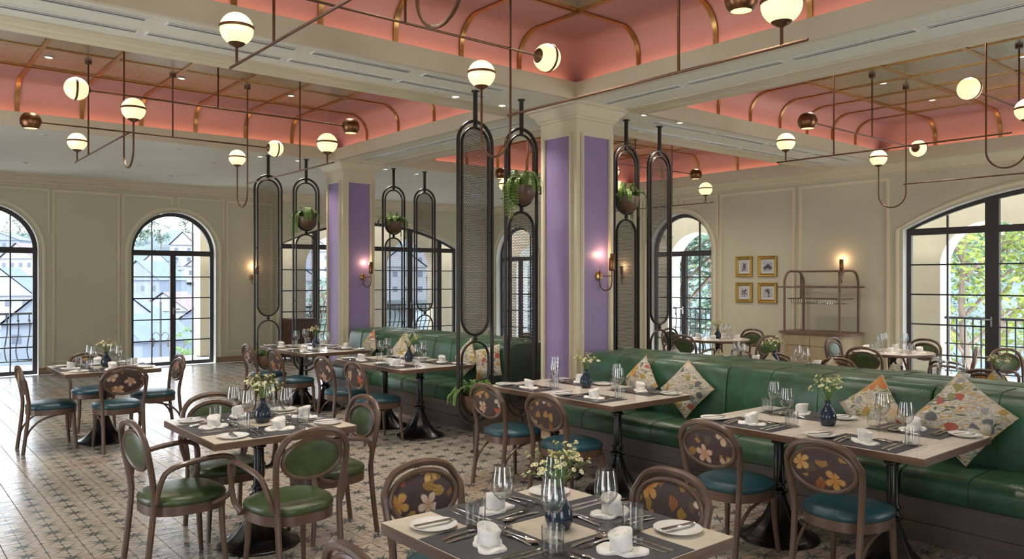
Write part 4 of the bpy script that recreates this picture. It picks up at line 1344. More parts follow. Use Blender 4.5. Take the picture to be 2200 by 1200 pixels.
# ------------------------------------------------------------------ scatter cushions standing on a corner
def cushion_mesh(s_=0.215):
    n = 13; v = []; f = []
    for side in (1, -1):
        for i in range(n):
            for j in range(n):
                a, b = -1 + 2 * i / (n - 1), -1 + 2 * j / (n - 1)
                pinch = 1 - 0.07 * (1 - abs(a) ** 2) * abs(b) ** 2 - 0.07 * (1 - abs(b) ** 2) * abs(a) ** 2
                h = 0.075 * max(0, (1 - a ** 4) * (1 - b ** 4)) ** 0.55
                h += 0.006 * math.sin(7 * a + 2 * b) * (1 - a * a) * (1 - b * b)
                yy, zz = a * s_ * pinch, b * s_ * pinch
                c = math.sqrt(0.5)
                v.append((side * h, (yy - zz) * c, (yy + zz) * c))
    for k in range(2):
        for i in range(n - 1):
            for j in range(n - 1):
                q = k * n * n + i * n + j
                f.append((q, q + 1, q + n + 1, q + n) if k else (q + n, q + n + 1, q + 1, q))
    return MB().add(v, f)


cu = cushion_mesh()
cush_me = cu.mesh('cushion', 70); cush_me.materials.append(M['cushion'])
pip = []
for i in range(40):
    t_ = 8 * i / 40.0; e, f_ = int(t_) // 2, (t_ % 2) - 1
    a, b = [(f_, -1), (1, f_), (-f_, 1), (-1, -f_)][e]
    k_ = 1 - 0.07 * (1 - a * a) * b * b - 0.07 * (1 - b * b) * a * a
    y, z = a * 0.215 * k_, b * 0.215 * k_; c = math.sqrt(0.5)
    pip.append((0, (y - z) * c, (y + z) * c))
pip_me = MB().tube(pip, 0.004, 6, closed=True).mesh('piping', 60); pip_me.materials.append(M['cushion'])


def cushion(x, y, lean, rz, spin, label, sc_=0.82):
    o = thing('cushion', label, 'cushion', (x, y, 0.486 + 0.300 * sc_), 0, 'floral scatter cushions on the benches')
    o.rotation_euler = (R(spin), R(lean), rz)
    o.scale = (sc_, sc_, sc_)
    obj('cover', cush_me, None, o); obj('piping', pip_me, None, o)


CL = 'floral linen cushion propped on one corner, '
cushion(5.37, 4.66, 14, R(-12), 2, CL + 'nearest the violet column on the near bench')
cushion(5.36, 4.14, 14, R(10), -4, CL + 'second from the column on the near bench')
cushion(5.36, 2.56, 15, R(-8), 6, CL + 'between table and vase on the near bench', 0.86)
cushion(5.34, 1.98, 17, R(12), -6, CL + 'rightmost and largest on the near bench', 0.98)
cushion(5.37, 9.52, 14, R(-10), 3, CL + 'leftmost on the far bench')
cushion(5.37, 8.66, 14, R(8), -5, CL + 'second from the left on the far bench')
cushion(5.37, 7.30, 14, R(-6), 4, CL + 'seen beside the tall screen on the far bench')
cushion(5.37, 6.88, 14, R(12), 30, CL + 'tilted between the near screens')
for y_, ph in ((5.11, 'tip peeping over the bench near the column'), (4.56, 'tip peeping over the bench behind the second cushion'), (4.0, 'tip peeping over the bench before the blue vase'), (3.43, 'tip peeping over the bench right of the seam'),
               (2.87, 'tip peeping over the bench behind the third cushion'), (2.14, 'tip peeping over the bench at the far right')):
    cushion(6.45, y_, -12, R(random.uniform(-10, 10)), random.uniform(-8, 8), 'floral cushion leaning on the hidden side, ' + ph, 0.84)

# ------------------------------------------------------------------ hanging arched screens (in the x-z plane)
def stadium(w, z0, z1, n=14):
    r = w / 2
    pts = []
    for k in range(n + 1):
        a = PI * k / n
        pts.append((r * math.cos(a), 0, z1 - r + r * math.sin(a)))
    for k in range(n + 1):
        a = PI + PI * k / n
        pts.append((r * math.cos(a), 0, z0 + r + r * math.sin(a)))
    return pts


def screen(kind):
    t = thing('arched_screen', kind, 'screen')
    z0, z1 = 0.285, 3.165
    def loop(name, w, a, b, r_, par=t):
        return obj(name, MB().tube(stadium(w, a, b), r_, 8, closed=True, ref=(0, 1, 0), ry=r_ * 0.75), M['dark'], par)
    outer = loop('outer_hoop', 0.405, z0, z1, 0.021)
    obj('ceiling_post', MB().lathe([(0.022, z1 + 0.01), (0.022, SOF - 0.012), (0.038, SOF - 0.012), (0.038, SOF)], 12), M['dark'], t)
    obj('floor_post', MB().lathe([(0.05, 0.0), (0.05, 0.008), (0.022, 0.012), (0.022, z0 - 0.01)], 12), M['dark'], t)

    def panel(w, a, b):
        pts = stadium(w, a, b)
        mb = MB(); n = len(pts)
        mb.add([(x, -0.003, z) for x, y, z in pts] + [(x, 0.003, z) for x, y, z in pts], [tuple(range(n)), tuple(range(2 * n - 1, n - 1, -1))])
        return obj('mesh_panel', mb, M['mesh'], t, smooth=0)

    def balls(zs):
        for z in zs: obj('ball_joint', MB().ball((0, 0, z), 0.023, 12, 8), M['dark'], t)

    def pins(z, wi):
        for s_ in (-1, 1):
            a, b = s_ * wi / 2, s_ * 0.2
            obj('pin', MB().lathe([(0.007, min(a, b)), (0.007, max(a, b))], 8, (0, 0, z), 'x'), M['dark'], t)
    def bowl(z, w):
        pr_ = [(1e-6, z), (0.05, z + 0.004), (0.10, z + 0.03), (0.133, z + 0.075), (0.148, z + 0.14), (0.150, z + 0.185), (0.144, z + 0.185), (0.140, z + 0.15), (1e-6, z + 0.145)]
        obj('planter_bowl', MB().lathe(pr_, 24), M['bowl'], t, smooth=50)
    iw = 0.318
    if kind == 'A':
        loop('mesh_hoop', iw, 1.125, 3.105, 0.017); panel(iw - 0.01, 1.13, 3.10)
        loop('lower_hoop', iw, 0.35, 1.06, 0.015)
        balls((1.093, 3.133, 0.325)); pins(2.11, iw); pins(0.72, iw)
        bowl(0.37, iw)
    else:
        loop('planter_hoop', iw, 2.39, 3.105, 0.016); loop('mesh_hoop', iw, 0.355, 2.33, 0.017); panel(iw - 0.01, 0.36, 2.325)
        balls((2.36, 3.133, 0.328)); pins(1.34, iw)
        bowl(2.405, iw)
    return t


SA, SB = Proto(screen('A')), Proto(screen('B'))
SG = 'dark metal arched screens'
for (pr_, x_, y_, lab) in [
    (SA, 4.52, COLY1, 'tall dark arched screen with long perforated panel, nearest the camera'), (SB, 5.10, COLY1, 'dark arched screen with planter on top, touching the near column'),
    (SB, 6.66, COLY1, 'dark arched screen with planter just right of near column'), (SA, 7.24, COLY1, 'dark arched screen with long perforated panel before the narrow window'),
    (SA, 4.55, COLY2, 'leftmost dark arched screen, long perforated panel by the far bench'), (SB, 5.14, COLY2, 'dark arched screen with planter left of the far column'),
    (SB, 6.66, COLY2, 'dark arched screen with planter right of the far column'), (SA, 7.26, COLY2, 'dark arched screen with long panel, second right of the far column')]:
    pr_.put((x_, y_, 0), 0, lab, SG)


def fern(seed, trail, side):
    rnd = random.Random(seed)
    t = thing('fern', 'x', 'plant')
    mb = MB(); lf = MB()
    for i in range(20):
        a = rnd.uniform(0, 2 * PI)
        L = rnd.uniform(0.12, 0.26)
        up = rnd.uniform(0.06, 0.17)
        drop = 0.05
        if rnd.random() < 0.5:
            a = side + rnd.uniform(-0.7, 0.7); drop = trail * rnd.uniform(0.4, 1.0); L = rnd.uniform(0.14, 0.22); up = rnd.uniform(0.03, 0.1)
        p0 = Vector((0.05 * math.cos(a), 0.05 * math.sin(a), 0.0)); p1 = Vector((L * 0.5 * math.cos(a), L * 0.5 * math.sin(a), up)); p2 = Vector((L * math.cos(a), L * math.sin(a), up * 0.5)); p3 = Vector((L * 1.08 * math.cos(a), L * 1.08 * math.sin(a), -drop))
        pts = [Vector(q) for q in cr([p0, p1, p2, p3], 6)]
        mb.tube([tuple(q) for q in pts], 0.0022, 4, caps=False)
        for k in range(2, len(pts)):
            tdir = (pts[k] - pts[k - 1]).normalized()
            sd = tdir.cross(Vector((0, 0, 1)))
            if sd.length < 0.1: sd = Vector((-math.sin(a), math.cos(a), 0))
            sd.normalize()
            ll = 0.040 * (1 - 0.4 * k / len(pts))
            for s_ in (-1, 1):
                d = (sd * s_ + tdir * 0.45 + Vector((0, 0, rnd.uniform(-0.25, 0.25)))).normalized()
                w_ = tdir * 0.008
                for m_ in range(2):
                    c = pts[k - 1].lerp(pts[k], m_ * 0.5)
                    lf.add([tuple(c), tuple(c + d * ll * 0.5 + w_), tuple(c + d * ll), tuple(c + d * ll * 0.5 - w_)], [(0, 1, 2, 3)])
    obj('stems', mb, M['stem'], t, kind='stuff'); obj('fronds', lf, M['fern'], t, smooth=0, kind='stuff')
    return Proto(t)


FE = [fern(2, 0.38, PI), fern(4, 0.50, 0.0), fern(6, 0.16, PI / 2)]
for k, x_, y_, z_, lab in [(2, 4.52, COLY1, 0.53, 'bushy green fern low in the screen nearest the camera'), (0, 5.10, COLY1, 2.57, 'green fern trailing leftwards beside the near column'), (1, 6.66, COLY1, 2.57, 'green fern trailing rightwards beside the near column'),
                          (2, 7.24, COLY1, 0.53, 'green fern at the foot of the screen by the narrow window'), (2, 4.55, COLY2, 0.53, 'green fern low in the leftmost screen'), (0, 5.14, COLY2, 2.57, 'green fern trailing leftwards by the far column'),
                          (1, 6.66, COLY2, 2.57, 'green fern trailing rightwards by the far column'), (2, 7.26, COLY2, 0.53, 'green fern at the foot of the screen behind the far bench')]:
    FE[k].put((x_, y_, z_), random.uniform(-.3, .3), lab, 'ferns in the screen planters')
# ------------------------------------------------------------------ chandeliers
def globe_part(t, c, axis, flip):
    """opal globe with a bronze waist band and a cap where the stem enters"""
    r = 0.10
    prof = []
    for k in range(15):
        a = PI * k / 14 * 0.87 + PI * 0.13
        prof.append((max(1e-6, r * math.sin(a)), -r * math.cos(a)))
    def place(mb):
        if axis == 'x': mb.xf(Matrix.Rotation(-PI / 2 if flip else PI / 2, 4, 'Y'))
        return mb.xf(Matrix.Translation(c))
    gl = obj('globe', place(MB().lathe(prof, 28)), M['globe'], t, smooth=60)
    obj('band', place(MB().lathe([(r - 0.001, 0.000), (r + 0.004, 0.002), (r + 0.004, 0.017), (r - 0.001, 0.019)], 28)), M['bronze'], gl)
    capm = place(MB().lathe([(0.006, -r - 0.018), (0.012, -r - 0.012), (0.040, -r + 0.002), (0.052, -r + 0.013), (0.048, -r + 0.014), (0.02, -r + 0.006)], 20))
    obj('cap', capm, M['bronze'], gl)
    for k in range(3):
        a = 2 * PI * k / 3 + 0.4
        obj('screw', place(MB().ball((0.036 * math.cos(a), 0.036 * math.sin(a), -r - 0.001), 0.004, 6, 4)), M['brass'], gl)


def shade_part(t, c):
    r = 0.098
    prof = [(1e-6, r * 0.80), (0.045, r * 0.80)] + [(r * math.sin(PI * (0.19 + 0.58 * k / 10)), r * math.cos(PI * (0.19 + 0.58 * k / 10))) for k in range(11)]
    inn = [(p[0] * 0.965, p[1]) for p in reversed(prof)]
    s_ = obj('metal_shade', MB().lathe([(max(1e-6, a), b) for a, b in prof + inn], 26, c), M['shade'], t, smooth=60)
    obj('bulb', MB().lathe([(0.065, -0.069), (1e-6, -0.067)], 20, c), M['warmglow'], s_)


M['shade'] = mat('aged_bronze_shade', (0.20, 0.095, 0.045), 0.33, metal=0.9, var=0.35, vs_=18)


def chandelier():
    t = thing('chandelier', 'x', 'chandelier')
    rr = 0.0085

    def rod(name, *pts, r_=rr):
        return obj(name, MB().tube(list(pts), r_, 8), M['bronze'], t)
    X_, Y_ = 0.855, 0.73
    zA, zB, zC, zD = 3.34, 3.26, 2.97, 2.80
    zc = CEI + 0.003

    def rose(x, y): obj('ceiling_rose', MB().lathe([(0.035, zc), (0.035, zc - 0.03), (0.012, zc - 0.036)], 16, (x, y, 0)), M['bronze'], t)
    for x, y, zb in ((-X_, Y_, zC), (0, Y_, zB), (0, -Y_, zA), (X_, -Y_, zD)):
        rod('hanging_rod', (x, y, zc), (x, y, zb)); rose(x, y)
    for x, y, s_, zb, zg in ((-X_, -Y_, -1, 2.66, 3.05), (X_, Y_, 1, 2.53, 3.045)):   # rods that turn up in a J
        w = 0.33; pts = [(x, y, zc), (x, y, zb + w / 2)]
        for k in range(1, 13):
            a = PI * k / 12
            pts.append((x, y + s_ * (w / 2 - w / 2 * math.cos(a)), zb + w / 2 - w / 2 * math.sin(a)))
        pts.append((x, y + s_ * w, zg))
        rod('hooked_rod', *pts); rose(x, y)
        globe_part(t, (x, y + s_ * w, zg + 0.105), 'z', False)
    rod('long_bar', (-1.14, -Y_, zA), (1.40, -Y_, zA)); globe_part(t, (-1.24, -Y_, zA), 'x', True); shade_part(t, (1.45, -Y_, zA))
    rod('long_bar', (-1.33, Y_, zB), (1.10, Y_, zB)); globe_part(t, (1.20, Y_, zB), 'x', False); shade_part(t, (-1.38, Y_, zB))
    rod('cross_bar', (-X_, -0.94, zC), (-X_, 1.40, zC)); rod('stem', (-X_, 1.29, zC), (-X_, 1.29, 3.08)); globe_part(t, (-X_, 1.29, 3.185), 'z', False)
    rod('cross_bar', (X_, -1.50, zD), (X_, 0.76, zD)); rod('stem', (X_, -1.36, zD), (X_, -1.36, 2.90)); globe_part(t, (X_, -1.36, 3.005), 'z', False)
    return Proto(t)


CHN = chandelier()
for rect, rx_, ry_, cc, nm in BAYS:
    CHN.put((cc[0], cc[1], 0), 0, 'bronze rod chandelier with opal globes hanging ' + nm, 'bronze rod chandeliers')

# ------------------------------------------------------------------ wall sconces (wall at local y = 0, arm comes out along -y)
sc_t = thing('wall_sconce', 'x', 'wall lamp')
obj('back_plate', MB().lathe([(1e-6, 0.0), (0.048, 0.0), (0.048, -0.010), (0.040, -0.016), (1e-6, -0.018)], 24, (0, 0, 0), 'y'), M['brass'], sc_t)
arm = cr([(0.0, -0.02, 0.06), (0.0, -0.02, -0.08), (0.018, -0.035, -0.135), (0.045, -0.065, -0.15), (0.07, -0.10, -0.13), (0.075, -0.12, -0.07), (0.075, -0.12, 0.05)], 6)
obj('curved_arm', MB().tube(arm, 0.0065, 8), M['bronze'], sc_t)
obj('cross_rod', MB().tube([(0.0, -0.015, 0.0), (0.075, -0.12, 0.0)], 0.005, 8), M['bronze'], sc_t)
obj('cylinder_shade', MB().lathe([(0.008, 0.05), (0.026, 0.055), (0.032, 0.075), (0.032, 0.225), (0.027, 0.232), (0.024, 0.225), (0.026, 0.08), (0.008, 0.06)], 18, (0.075, -0.12, 0)), M['shade'], sc_t, smooth=50)
SCN = Proto(sc_t)
for x_, y_, z_, a_, lab in [(5.92, COLY1 - 0.279, 1.69, 0, 'bronze wall sconce on the near violet column'), (5.94, COLY2 - 0.279, 1.69, 0, 'bronze wall sconce on the far violet column'),
                            (6.12, YW - 0.002, 1.70, 0, 'bronze wall sconce on the left wall beside leftmost screen'), (XW - 0.002, 6.40, 1.75, -PI / 2, 'bronze wall sconce above the sideboard'), (XW - 0.002, 11.16, 1.70, -PI / 2, 'bronze wall sconce seen through the perforated screen')]:
    SCN.put((x_, y_, z_), a_, lab, 'bronze wall sconces')
    c, s = math.cos(a_), math.sin(a_)
    lx, ly = 0.035, -0.075
    l = bpy.data.lights.new('sconce_lamp', 'POINT'); l.energy = SCONCE_W; l.color = (1.0, 0.60, 0.34); l.shadow_soft_size = 0.025
    o = bpy.data.objects.new('sconce_lamp', l); col.objects.link(o)
    o.location = (x_ + c * lx - s * ly, y_ + s * lx + c * ly, z_ + 0.225)

# ------------------------------------------------------------------ four gilt-framed drawings on the right wall
def picture(y0, y1, z0, z1, label, draw):
    t = thing('framed_picture', label, 'picture', (XW, (y0 + y1) / 2, (z0 + z1) / 2), -PI / 2, 'gilt-framed drawings')
    w, h = (y1 - y0) / 2, (z1 - z0) / 2
    b = 0.06
    def ringp(w_, h_): return [(-w_, h_), (w_, h_), (w_, -h_), (-w_, -h_)]
    rings = []
    for o_, d in ((0, 0.0), (0, -0.025), (0.012, -0.034), (0.03, -0.026), (0.045, -0.030), (b, -0.014), (b, -0.004)):
        rings.append([(x, d, z) for x, z in ringp(w - o_, h - o_)])
    obj('gilt_frame', MB().loops(rings, True, False, False), M['gold'], t, smooth=0)
    obj('mount', MB().box(-w + b, -0.006, -h + b, w - b, -0.003, h - b), M['paper'], t, smooth=0)
    pw, ph = w - b - 0.035, h - b - 0.035
    obj('print', MB().box(-pw, -0.0068, -ph, pw, -0.006, ph), M['print'], t, smooth=0)
    ink = MB()
    for poly in draw:
        ink.add([(x * pw, -0.0074, z * ph) for x, z in poly], [tuple(range(len(poly)))])
    obj('drawing', ink, M['ink'], t, smooth=0)


M['print'] = mat('pale_grey_print', (0.50, 0.50, 0.50), 0.9, var=0.25, vs_=30)


def blob(cx_, cz, a, b, n=12): return [(cx_ + a * math.cos(2 * PI * i / n), cz + b * math.sin(2 * PI * i / n)) for i in range(n)]


dance = [blob(-.1, .62, .13, .16), [(-.25, .5), (.1, .48), (.2, .0), (.45, -.8), (.2, -.8), (0, -.2), (-.25, -.85), (-.5, -.85), (-.25, -.1)], blob(.25, .45, .12, .15), [(.1, .35), (.45, .3), (.4, -.3), (.15, -.1)]]
car = [[(-.85, -.1), (-.4, .05), (-.2, .4), (.4, .42), (.6, .05), (.9, -.05), (.9, -.4), (-.85, -.4)], blob(-.5, -.42, .2, .22), blob(.5, -.42, .2, .22), [(-.95, -.65), (.95, -.65), (.95, -.6), (-.95, -.6)]]
posy = [blob(-.35, .25, .28, .25, 7), blob(.3, .35, .3, .28, 7), blob(0, -.1, .25, .24, 7), blob(-.5, -.35, .2, .2, 7), blob(.5, -.25, .22, .2, 7), [(-.05, -.3), (.05, -.3), (.1, -.9), (-.1, -.9)]]
bird = [[(-.6, .55), (.1, .7), (.4, .5), (.5, 0), (.35, -.4), (.1, -.3), (-.1, .2), (-.55, .35)], blob(.1, .72, .2, .14), [(.1, -.4), (.2, -.4), (.25, -.9), (.05, -.9)], [(.3, -.4), (.38, -.4), (.5, -.9), (.35, -.9)]]
picture(8.04, 8.39, 1.70, 2.07, 'gilt-framed grey sketch of two dancing figures, upper left of four', dance)
picture(7.55, 7.93, 1.70, 2.07, 'gilt-framed grey sketch of a vintage motor car, upper right of four', car)
picture(8.04, 8.39, 1.24, 1.60, 'gilt-framed grey sketch of flowers, lower left of four', posy)
picture(7.55, 7.93, 1.24, 1.60, 'gilt-framed grey sketch of a stooping bird, lower right of four', bird)

# ------------------------------------------------------------------ arched bentwood sideboard with glass rack
t = thing('sideboard', 'arched oak sideboard with open rack and glass rails against right wall', 'sideboard', (0, 0, 0))
xf_, xb_, ya, yb = 11.63, 12.22, 6.07, 7.01


def rrect(x0, y0, x1, y1, r, n=6):
    pts = []
    for cx_, cy_, a0 in ((x1 - r, y1 - r, 0), (x0 + r, y1 - r, PI / 2), (x0 + r, y0 + r, PI), (x1 - r, y0 + r, 1.5 * PI)):
        for k in range(n + 1): pts.append((cx_ + r * math.cos(a0 + PI / 2 * k / n), cy_ + r * math.sin(a0 + PI / 2 * k / n)))
    return pts


obj('worktop', MB().prism(rrect(xf_ - 0.06, ya - 0.14, xb_ + 0.05, yb + 0.14, 0.16), 0.775, 0.812), M['cabwood'], t, smooth=40)
obj('body', MB().prism(rrect(xf_ - 0.03, ya - 0.10, xb_ + 0.04, yb + 0.10, 0.14), 0.08, 0.775), M['cabpale'], t, smooth=40)
obj('plinth', MB().prism(rrect(xf_ + 0.01, ya - 0.06, xb_ + 0.03, yb + 0.06, 0.12), 0.0, 0.08), M['cabwood'], t, smooth=40)
for a_, b_ in ((ya + 0.04, (ya + yb) / 2 - 0.005), ((ya + yb) / 2 + 0.005, yb - 0.04)):
    dr = obj('drawer', MB().box(xf_ - 0.045, a_, 0.60, xf_ - 0.028, b_, 0.765), M['cabpale'], t, smooth=0)
    do = obj('door', MB().box(xf_ - 0.045, a_, 0.10, xf_ - 0.028, b_, 0.588), M['cabpale'], t, smooth=0)
for yy in (ya, yb):
    r_ = 0.20; zt = 1.79
    pts = [(xf_, yy, 0.81)]
    for k in range(9):
        a = PI - PI / 2 * k / 8; pts.append((xf_ + r_ + r_ * math.cos(a), yy, zt - r_ + r_ * math.sin(a)))
    for k in range(9):
        a = PI / 2 - PI / 2 * k / 8; pts.append((xb_ - r_ + r_ * math.cos(a), yy, zt - r_ + r_ * math.sin(a)))
    pts.append((xb_, yy, 0.81))
    obj('arched_frame', MB().tube(pts, 0.022, 8, ref=(0, 1, 0), ry=0.017), M['cabwood'], t)
for xx in (xf_ + 0.21, xb_ - 0.2):
    obj('top_bar', MB().box(xx - 0.014, ya, 1.772, xx + 0.014, yb, 1.80), M['cabwood'], t, smooth=0)
obj('shelf_rail', MB().box(xf_ - 0.02, ya - 0.16, 1.52, xf_ + 0.012, yb + 0.12, 1.545), M['cabwood'], t, smooth=0)
obj('shelf_rail', MB().box(xb_ - 0.02, ya - 0.10, 1.52, xb_ + 0.012, yb + 0.10, 1.545), M['cabwood'], t, smooth=0)
for yy in (ya + 0.14, yb - 0.14):
    obj('rack_hanger', MB().box(xf_ + 0.25, yy - 0.012, 1.34, xf_ + 0.275, yy + 0.012, 1.79), M['cabwood'], t, smooth=0)
obj('glass_rack', MB().box(xf_ + 0.05, ya + 0.02, 1.335, xb_ - 0.10, yb - 0.02, 1.352), M['cabwood'], t, smooth=0)
for k in range(20):
    yy = ya + 0.10 + (yb - ya - 0.2) * k / 19
    obj('rack_rail', MB().tube(cr([(xf_ + 0.04, yy, 1.335), (xf_ + 0.05, yy, 1.285), (xf_ + 0.08, yy, 1.268), (xb_ - 0.14, yy, 1.268)], 4), 0.005, 5), M['steel'], t)

# small dark chest under the wide doors, glimpsed between the far screens
t = thing('chest', 'small dark brown chest by the wide doors behind the leftmost screens', 'chest', (7.02, 15.38, 0))
obj('carcass', MB().bbox(-0.28, -0.22, 0.05, 0.28, 0.22, 0.82, 0.01), M['bowl'], t, smooth=0)
obj('lid', MB().bbox(-0.30, -0.24, 0.82, 0.30, 0.24, 0.85, 0.008), M['cabwood'], t, smooth=0)
for s_ in (-1, 1):
    dd = obj('door', MB().box(s_ * 0.14 - 0.125, -0.235, 0.09, s_ * 0.14 + 0.125, -0.22, 0.79), M['bowl'], t, smooth=0)
    obj('knob', MB().ball((s_ * 0.04, -0.245, 0.45), 0.013, 8, 6), M['brass'], dd)
    for q in (-1, 1): obj('foot', MB().box(s_ * 0.24 - 0.02, q * 0.18 - 0.02, 0, s_ * 0.24 + 0.02, q * 0.18 + 0.02, 0.05), M['cabwood'], t, smooth=0)
# ------------------------------------------------------------------ outside: sun, terraces, arcades
sun_d = bpy.data.lights.new('sun', 'SUN'); sun_d.energy = SUN_E; sun_d.angle = R(3); sun_d.color = (1.0, 0.95, 0.86)
sun = bpy.data.objects.new('sun', sun_d); col.objects.link(sun)
sun.rotation_euler = Vector((0.52, 0.42, -0.78)).to_track_quat('-Z', 'Y').to_euler()


def at(px, d, z=0.0):
    """a spot on the ground as seen along photo column px at depth d"""
    u = (px - 1100) / 1681.2
    return Vector(((ca + u * sa) * d, (sa - u * ca) * d, z))


ter_l = obj('terrace_paving', MB().box(-4.0, YW + 0.28, -0.25, 13.2, 17.85, -0.02), M['stone'], smooth=0, kind='structure'); ter_l['label'] = 'white stone terrace outside the left windows'
ter_r = obj('terrace_paving', MB().box(XW + 0.28, -4.0, -0.25, 14.9, 17.85, -0.02), M['stone'], smooth=0, kind='structure'); ter_r['label'] = 'white stone terrace outside the right windows'
AL = Wall('x', 17.30, 5.62, 13.2, 0.42)
mb, rv = AL.body([(6.35, 7.35, 1.95, 2.45), (8.05, 9.55, 1.95, 2.70), (10.25, 11.75, 1.95, 2.70)], 3.6)
aw = obj('arcade_wall', mb, M['stucco'], smooth=0, kind='structure'); aw['label'] = 'cream stucco arcade outside the left wall'; obj('reveal', rv, M['stucco'], aw, smooth=30)
AR = Wall('y', 14.20, -2.0, 17.3, 0.42)
mb, rv = AR.body([(1.75, 3.3, 1.95, 2.62), (4.10, 5.62, 1.95, 2.62), (6.6, 8.1, 1.95, 2.62), (9.85, 11.5, 1.95, 2.70), (13.2, 14.7, 1.95, 2.62), (15.5, 16.9, 1.95, 2.6)], 3.6)
aw2 = obj('arcade_wall', mb, M['stucco'], smooth=0, kind='structure'); aw2['label'] = 'cream stucco arcade outside the right wall'; obj('reveal', rv, M['reveal'], aw2, smooth=30)


def railing(p0, p1, label, n):
    p0, p1 = Vector(p0), Vector(p1)
    L = (p1 - p0).length; a = math.atan2(p1.y - p0.y, p1.x - p0.x)
    t = thing('balcony_railing', label, 'railing', tuple(p0), a, 'wrought iron balcony railings')
    obj('top_rail', MB().box(0, -0.025, 0.98, L, 0.025, 1.02), M['rail'], t, smooth=0)
    obj('mid_rail', MB().box(0, -0.01, 0.55, L, 0.01, 0.57), M['rail'], t, smooth=0)
    obj('bottom_rail', MB().box(0, -0.012, 0.08, L, 0.012, 0.10), M['rail'], t, smooth=0)
    bal = MB().tube(cr([(0, 0, 0.99), (0, 0, 0.88), (0, -0.02, 0.80), (0, -0.01, 0.62), (0, 0.07, 0.36), (0, 0.06, 0.22), (0, 0, 0.10)], 4), 0.013, 6)
    bal.ball((0, 0, 0.87), 0.026, 8, 6)
    me = bal.mesh('baluster'); me.materials.append(M['rail'])
    for k in range(n):
        obj('baluster', me, None, t, (L * (k + 0.5) / n, 0, 0), R(20))


railing((0.0, 17.5, 0), (3.3, 17.5, 0), 'iron railing outside the leftmost arched window', 18)
railing((6.35, 17.5, 0), (7.35, 17.5, 0), 'iron railing in the first arch beyond the far column', 8)
railing((8.05, 17.5, 0), (9.55, 17.5, 0), 'iron railing in the second arch beyond the far column', 11)
railing((10.25, 17.5, 0), (11.75, 17.5, 0), 'iron railing in the third arch beyond the far column', 11)
railing((14.4, 4.10, 0), (14.4, 5.62, 0), 'iron railing in the arch behind the wide doors', 12)
railing((14.4, 1.75, 0), (14.4, 3.30, 0), 'iron railing in the arch at the right edge', 12)
railing((14.4, 6.6, 0), (14.4, 8.1, 0), 'iron railing in the arch behind the sideboard wall', 11)
railing((14.4, 9.85, 0), (14.4, 11.5, 0), 'iron railing in the arch outside the narrow window', 12)
railing((14.4, 13.2, 0), (14.4, 14.7, 0), 'iron railing in the arch near the far corner', 11)

# ------------------------------------------------------------------ garden trees beyond the right arcade
M['bark'] = mat('grey_bark', (0.16, 0.12, 0.09), 0.9, var=0.4, vs_=6, vstretch=(1, 1, 0.2))
M['leafA'] = mat('garden_leaf_green', (0.075, 0.15, 0.03), 0.6, var=0.5, vs_=0.9)
M['leafB'] = mat('garden_leaf_lime', (0.20, 0.25, 0.035), 0.6, var=0.45, vs_=1.1)
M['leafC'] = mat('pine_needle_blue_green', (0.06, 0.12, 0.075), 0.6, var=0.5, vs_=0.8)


def tree(px, d, z0, h, cr_, mtl, label, seed, n=3800, ls=0.18, squash=1.0):
    rnd = random.Random(seed)
    p = at(px, d, z0)
    t = thing('tree', label, 'tree', tuple(p), 0, 'trees beyond the terraces')
    tr_ = MB().tube(cr([(0, 0, 0), (0.06 * cr_, 0, h * 0.25), (-0.05 * cr_, 0.05, h * 0.5), (0.03, 0.0, h * 0.85)], 4), [0.16 * cr_ / 2.2 * (1 - 0.8 * k / 12) for k in range(13)], 8)
    cl = []
    for k in range(16):
        a, rr, zz = rnd.uniform(0, 2 * PI), cr_ * math.sqrt(rnd.random()) * 0.85, h * rnd.uniform(0.30, 0.98)
        rr *= 1.0 - 0.5 * abs(zz / h - 0.6)
        c = Vector((rr * math.cos(a), rr * math.sin(a), zz)); cl.append((c, cr_ * rnd.uniform(0.28, 0.5)))
        tr_.tube([(0, 0, max(0.3, zz - rr * 0.7)), tuple(c * 0.6 + Vector((0, 0, zz * 0.37))), tuple(c)], [0.05 * cr_ / 2.2, 0.03 * cr_ / 2.2, 0.012], 5)
    obj('trunk', tr_, M['bark'], t)
    lf = MB()
    for i in range(n):
        c, r_ = rnd.choice(cl)
        v = Vector((rnd.gauss(0, 1), rnd.gauss(0, 1), rnd.gauss(0, 0.8 * squash))).normalized() * r_ * rnd.uniform(0.35, 1.0)
        q = c + v; s_ = ls * rnd.uniform(0.6, 1.4)
        u = Vector((rnd.uniform(-1, 1), rnd.uniform(-1, 1), rnd.uniform(-0.6, 0.6))).normalized(); w = u.orthogonal().normalized()
        lf.add([tuple(q), tuple(q + u * s_ * 0.5 + w * s_ * 0.25), tuple(q + u * s_), tuple(q + u * s_ * 0.5 - w * s_ * 0.25)], [(0, 1, 2, 3)])
    obj('crown', lf, mtl, t, smooth=0, kind='stuff')


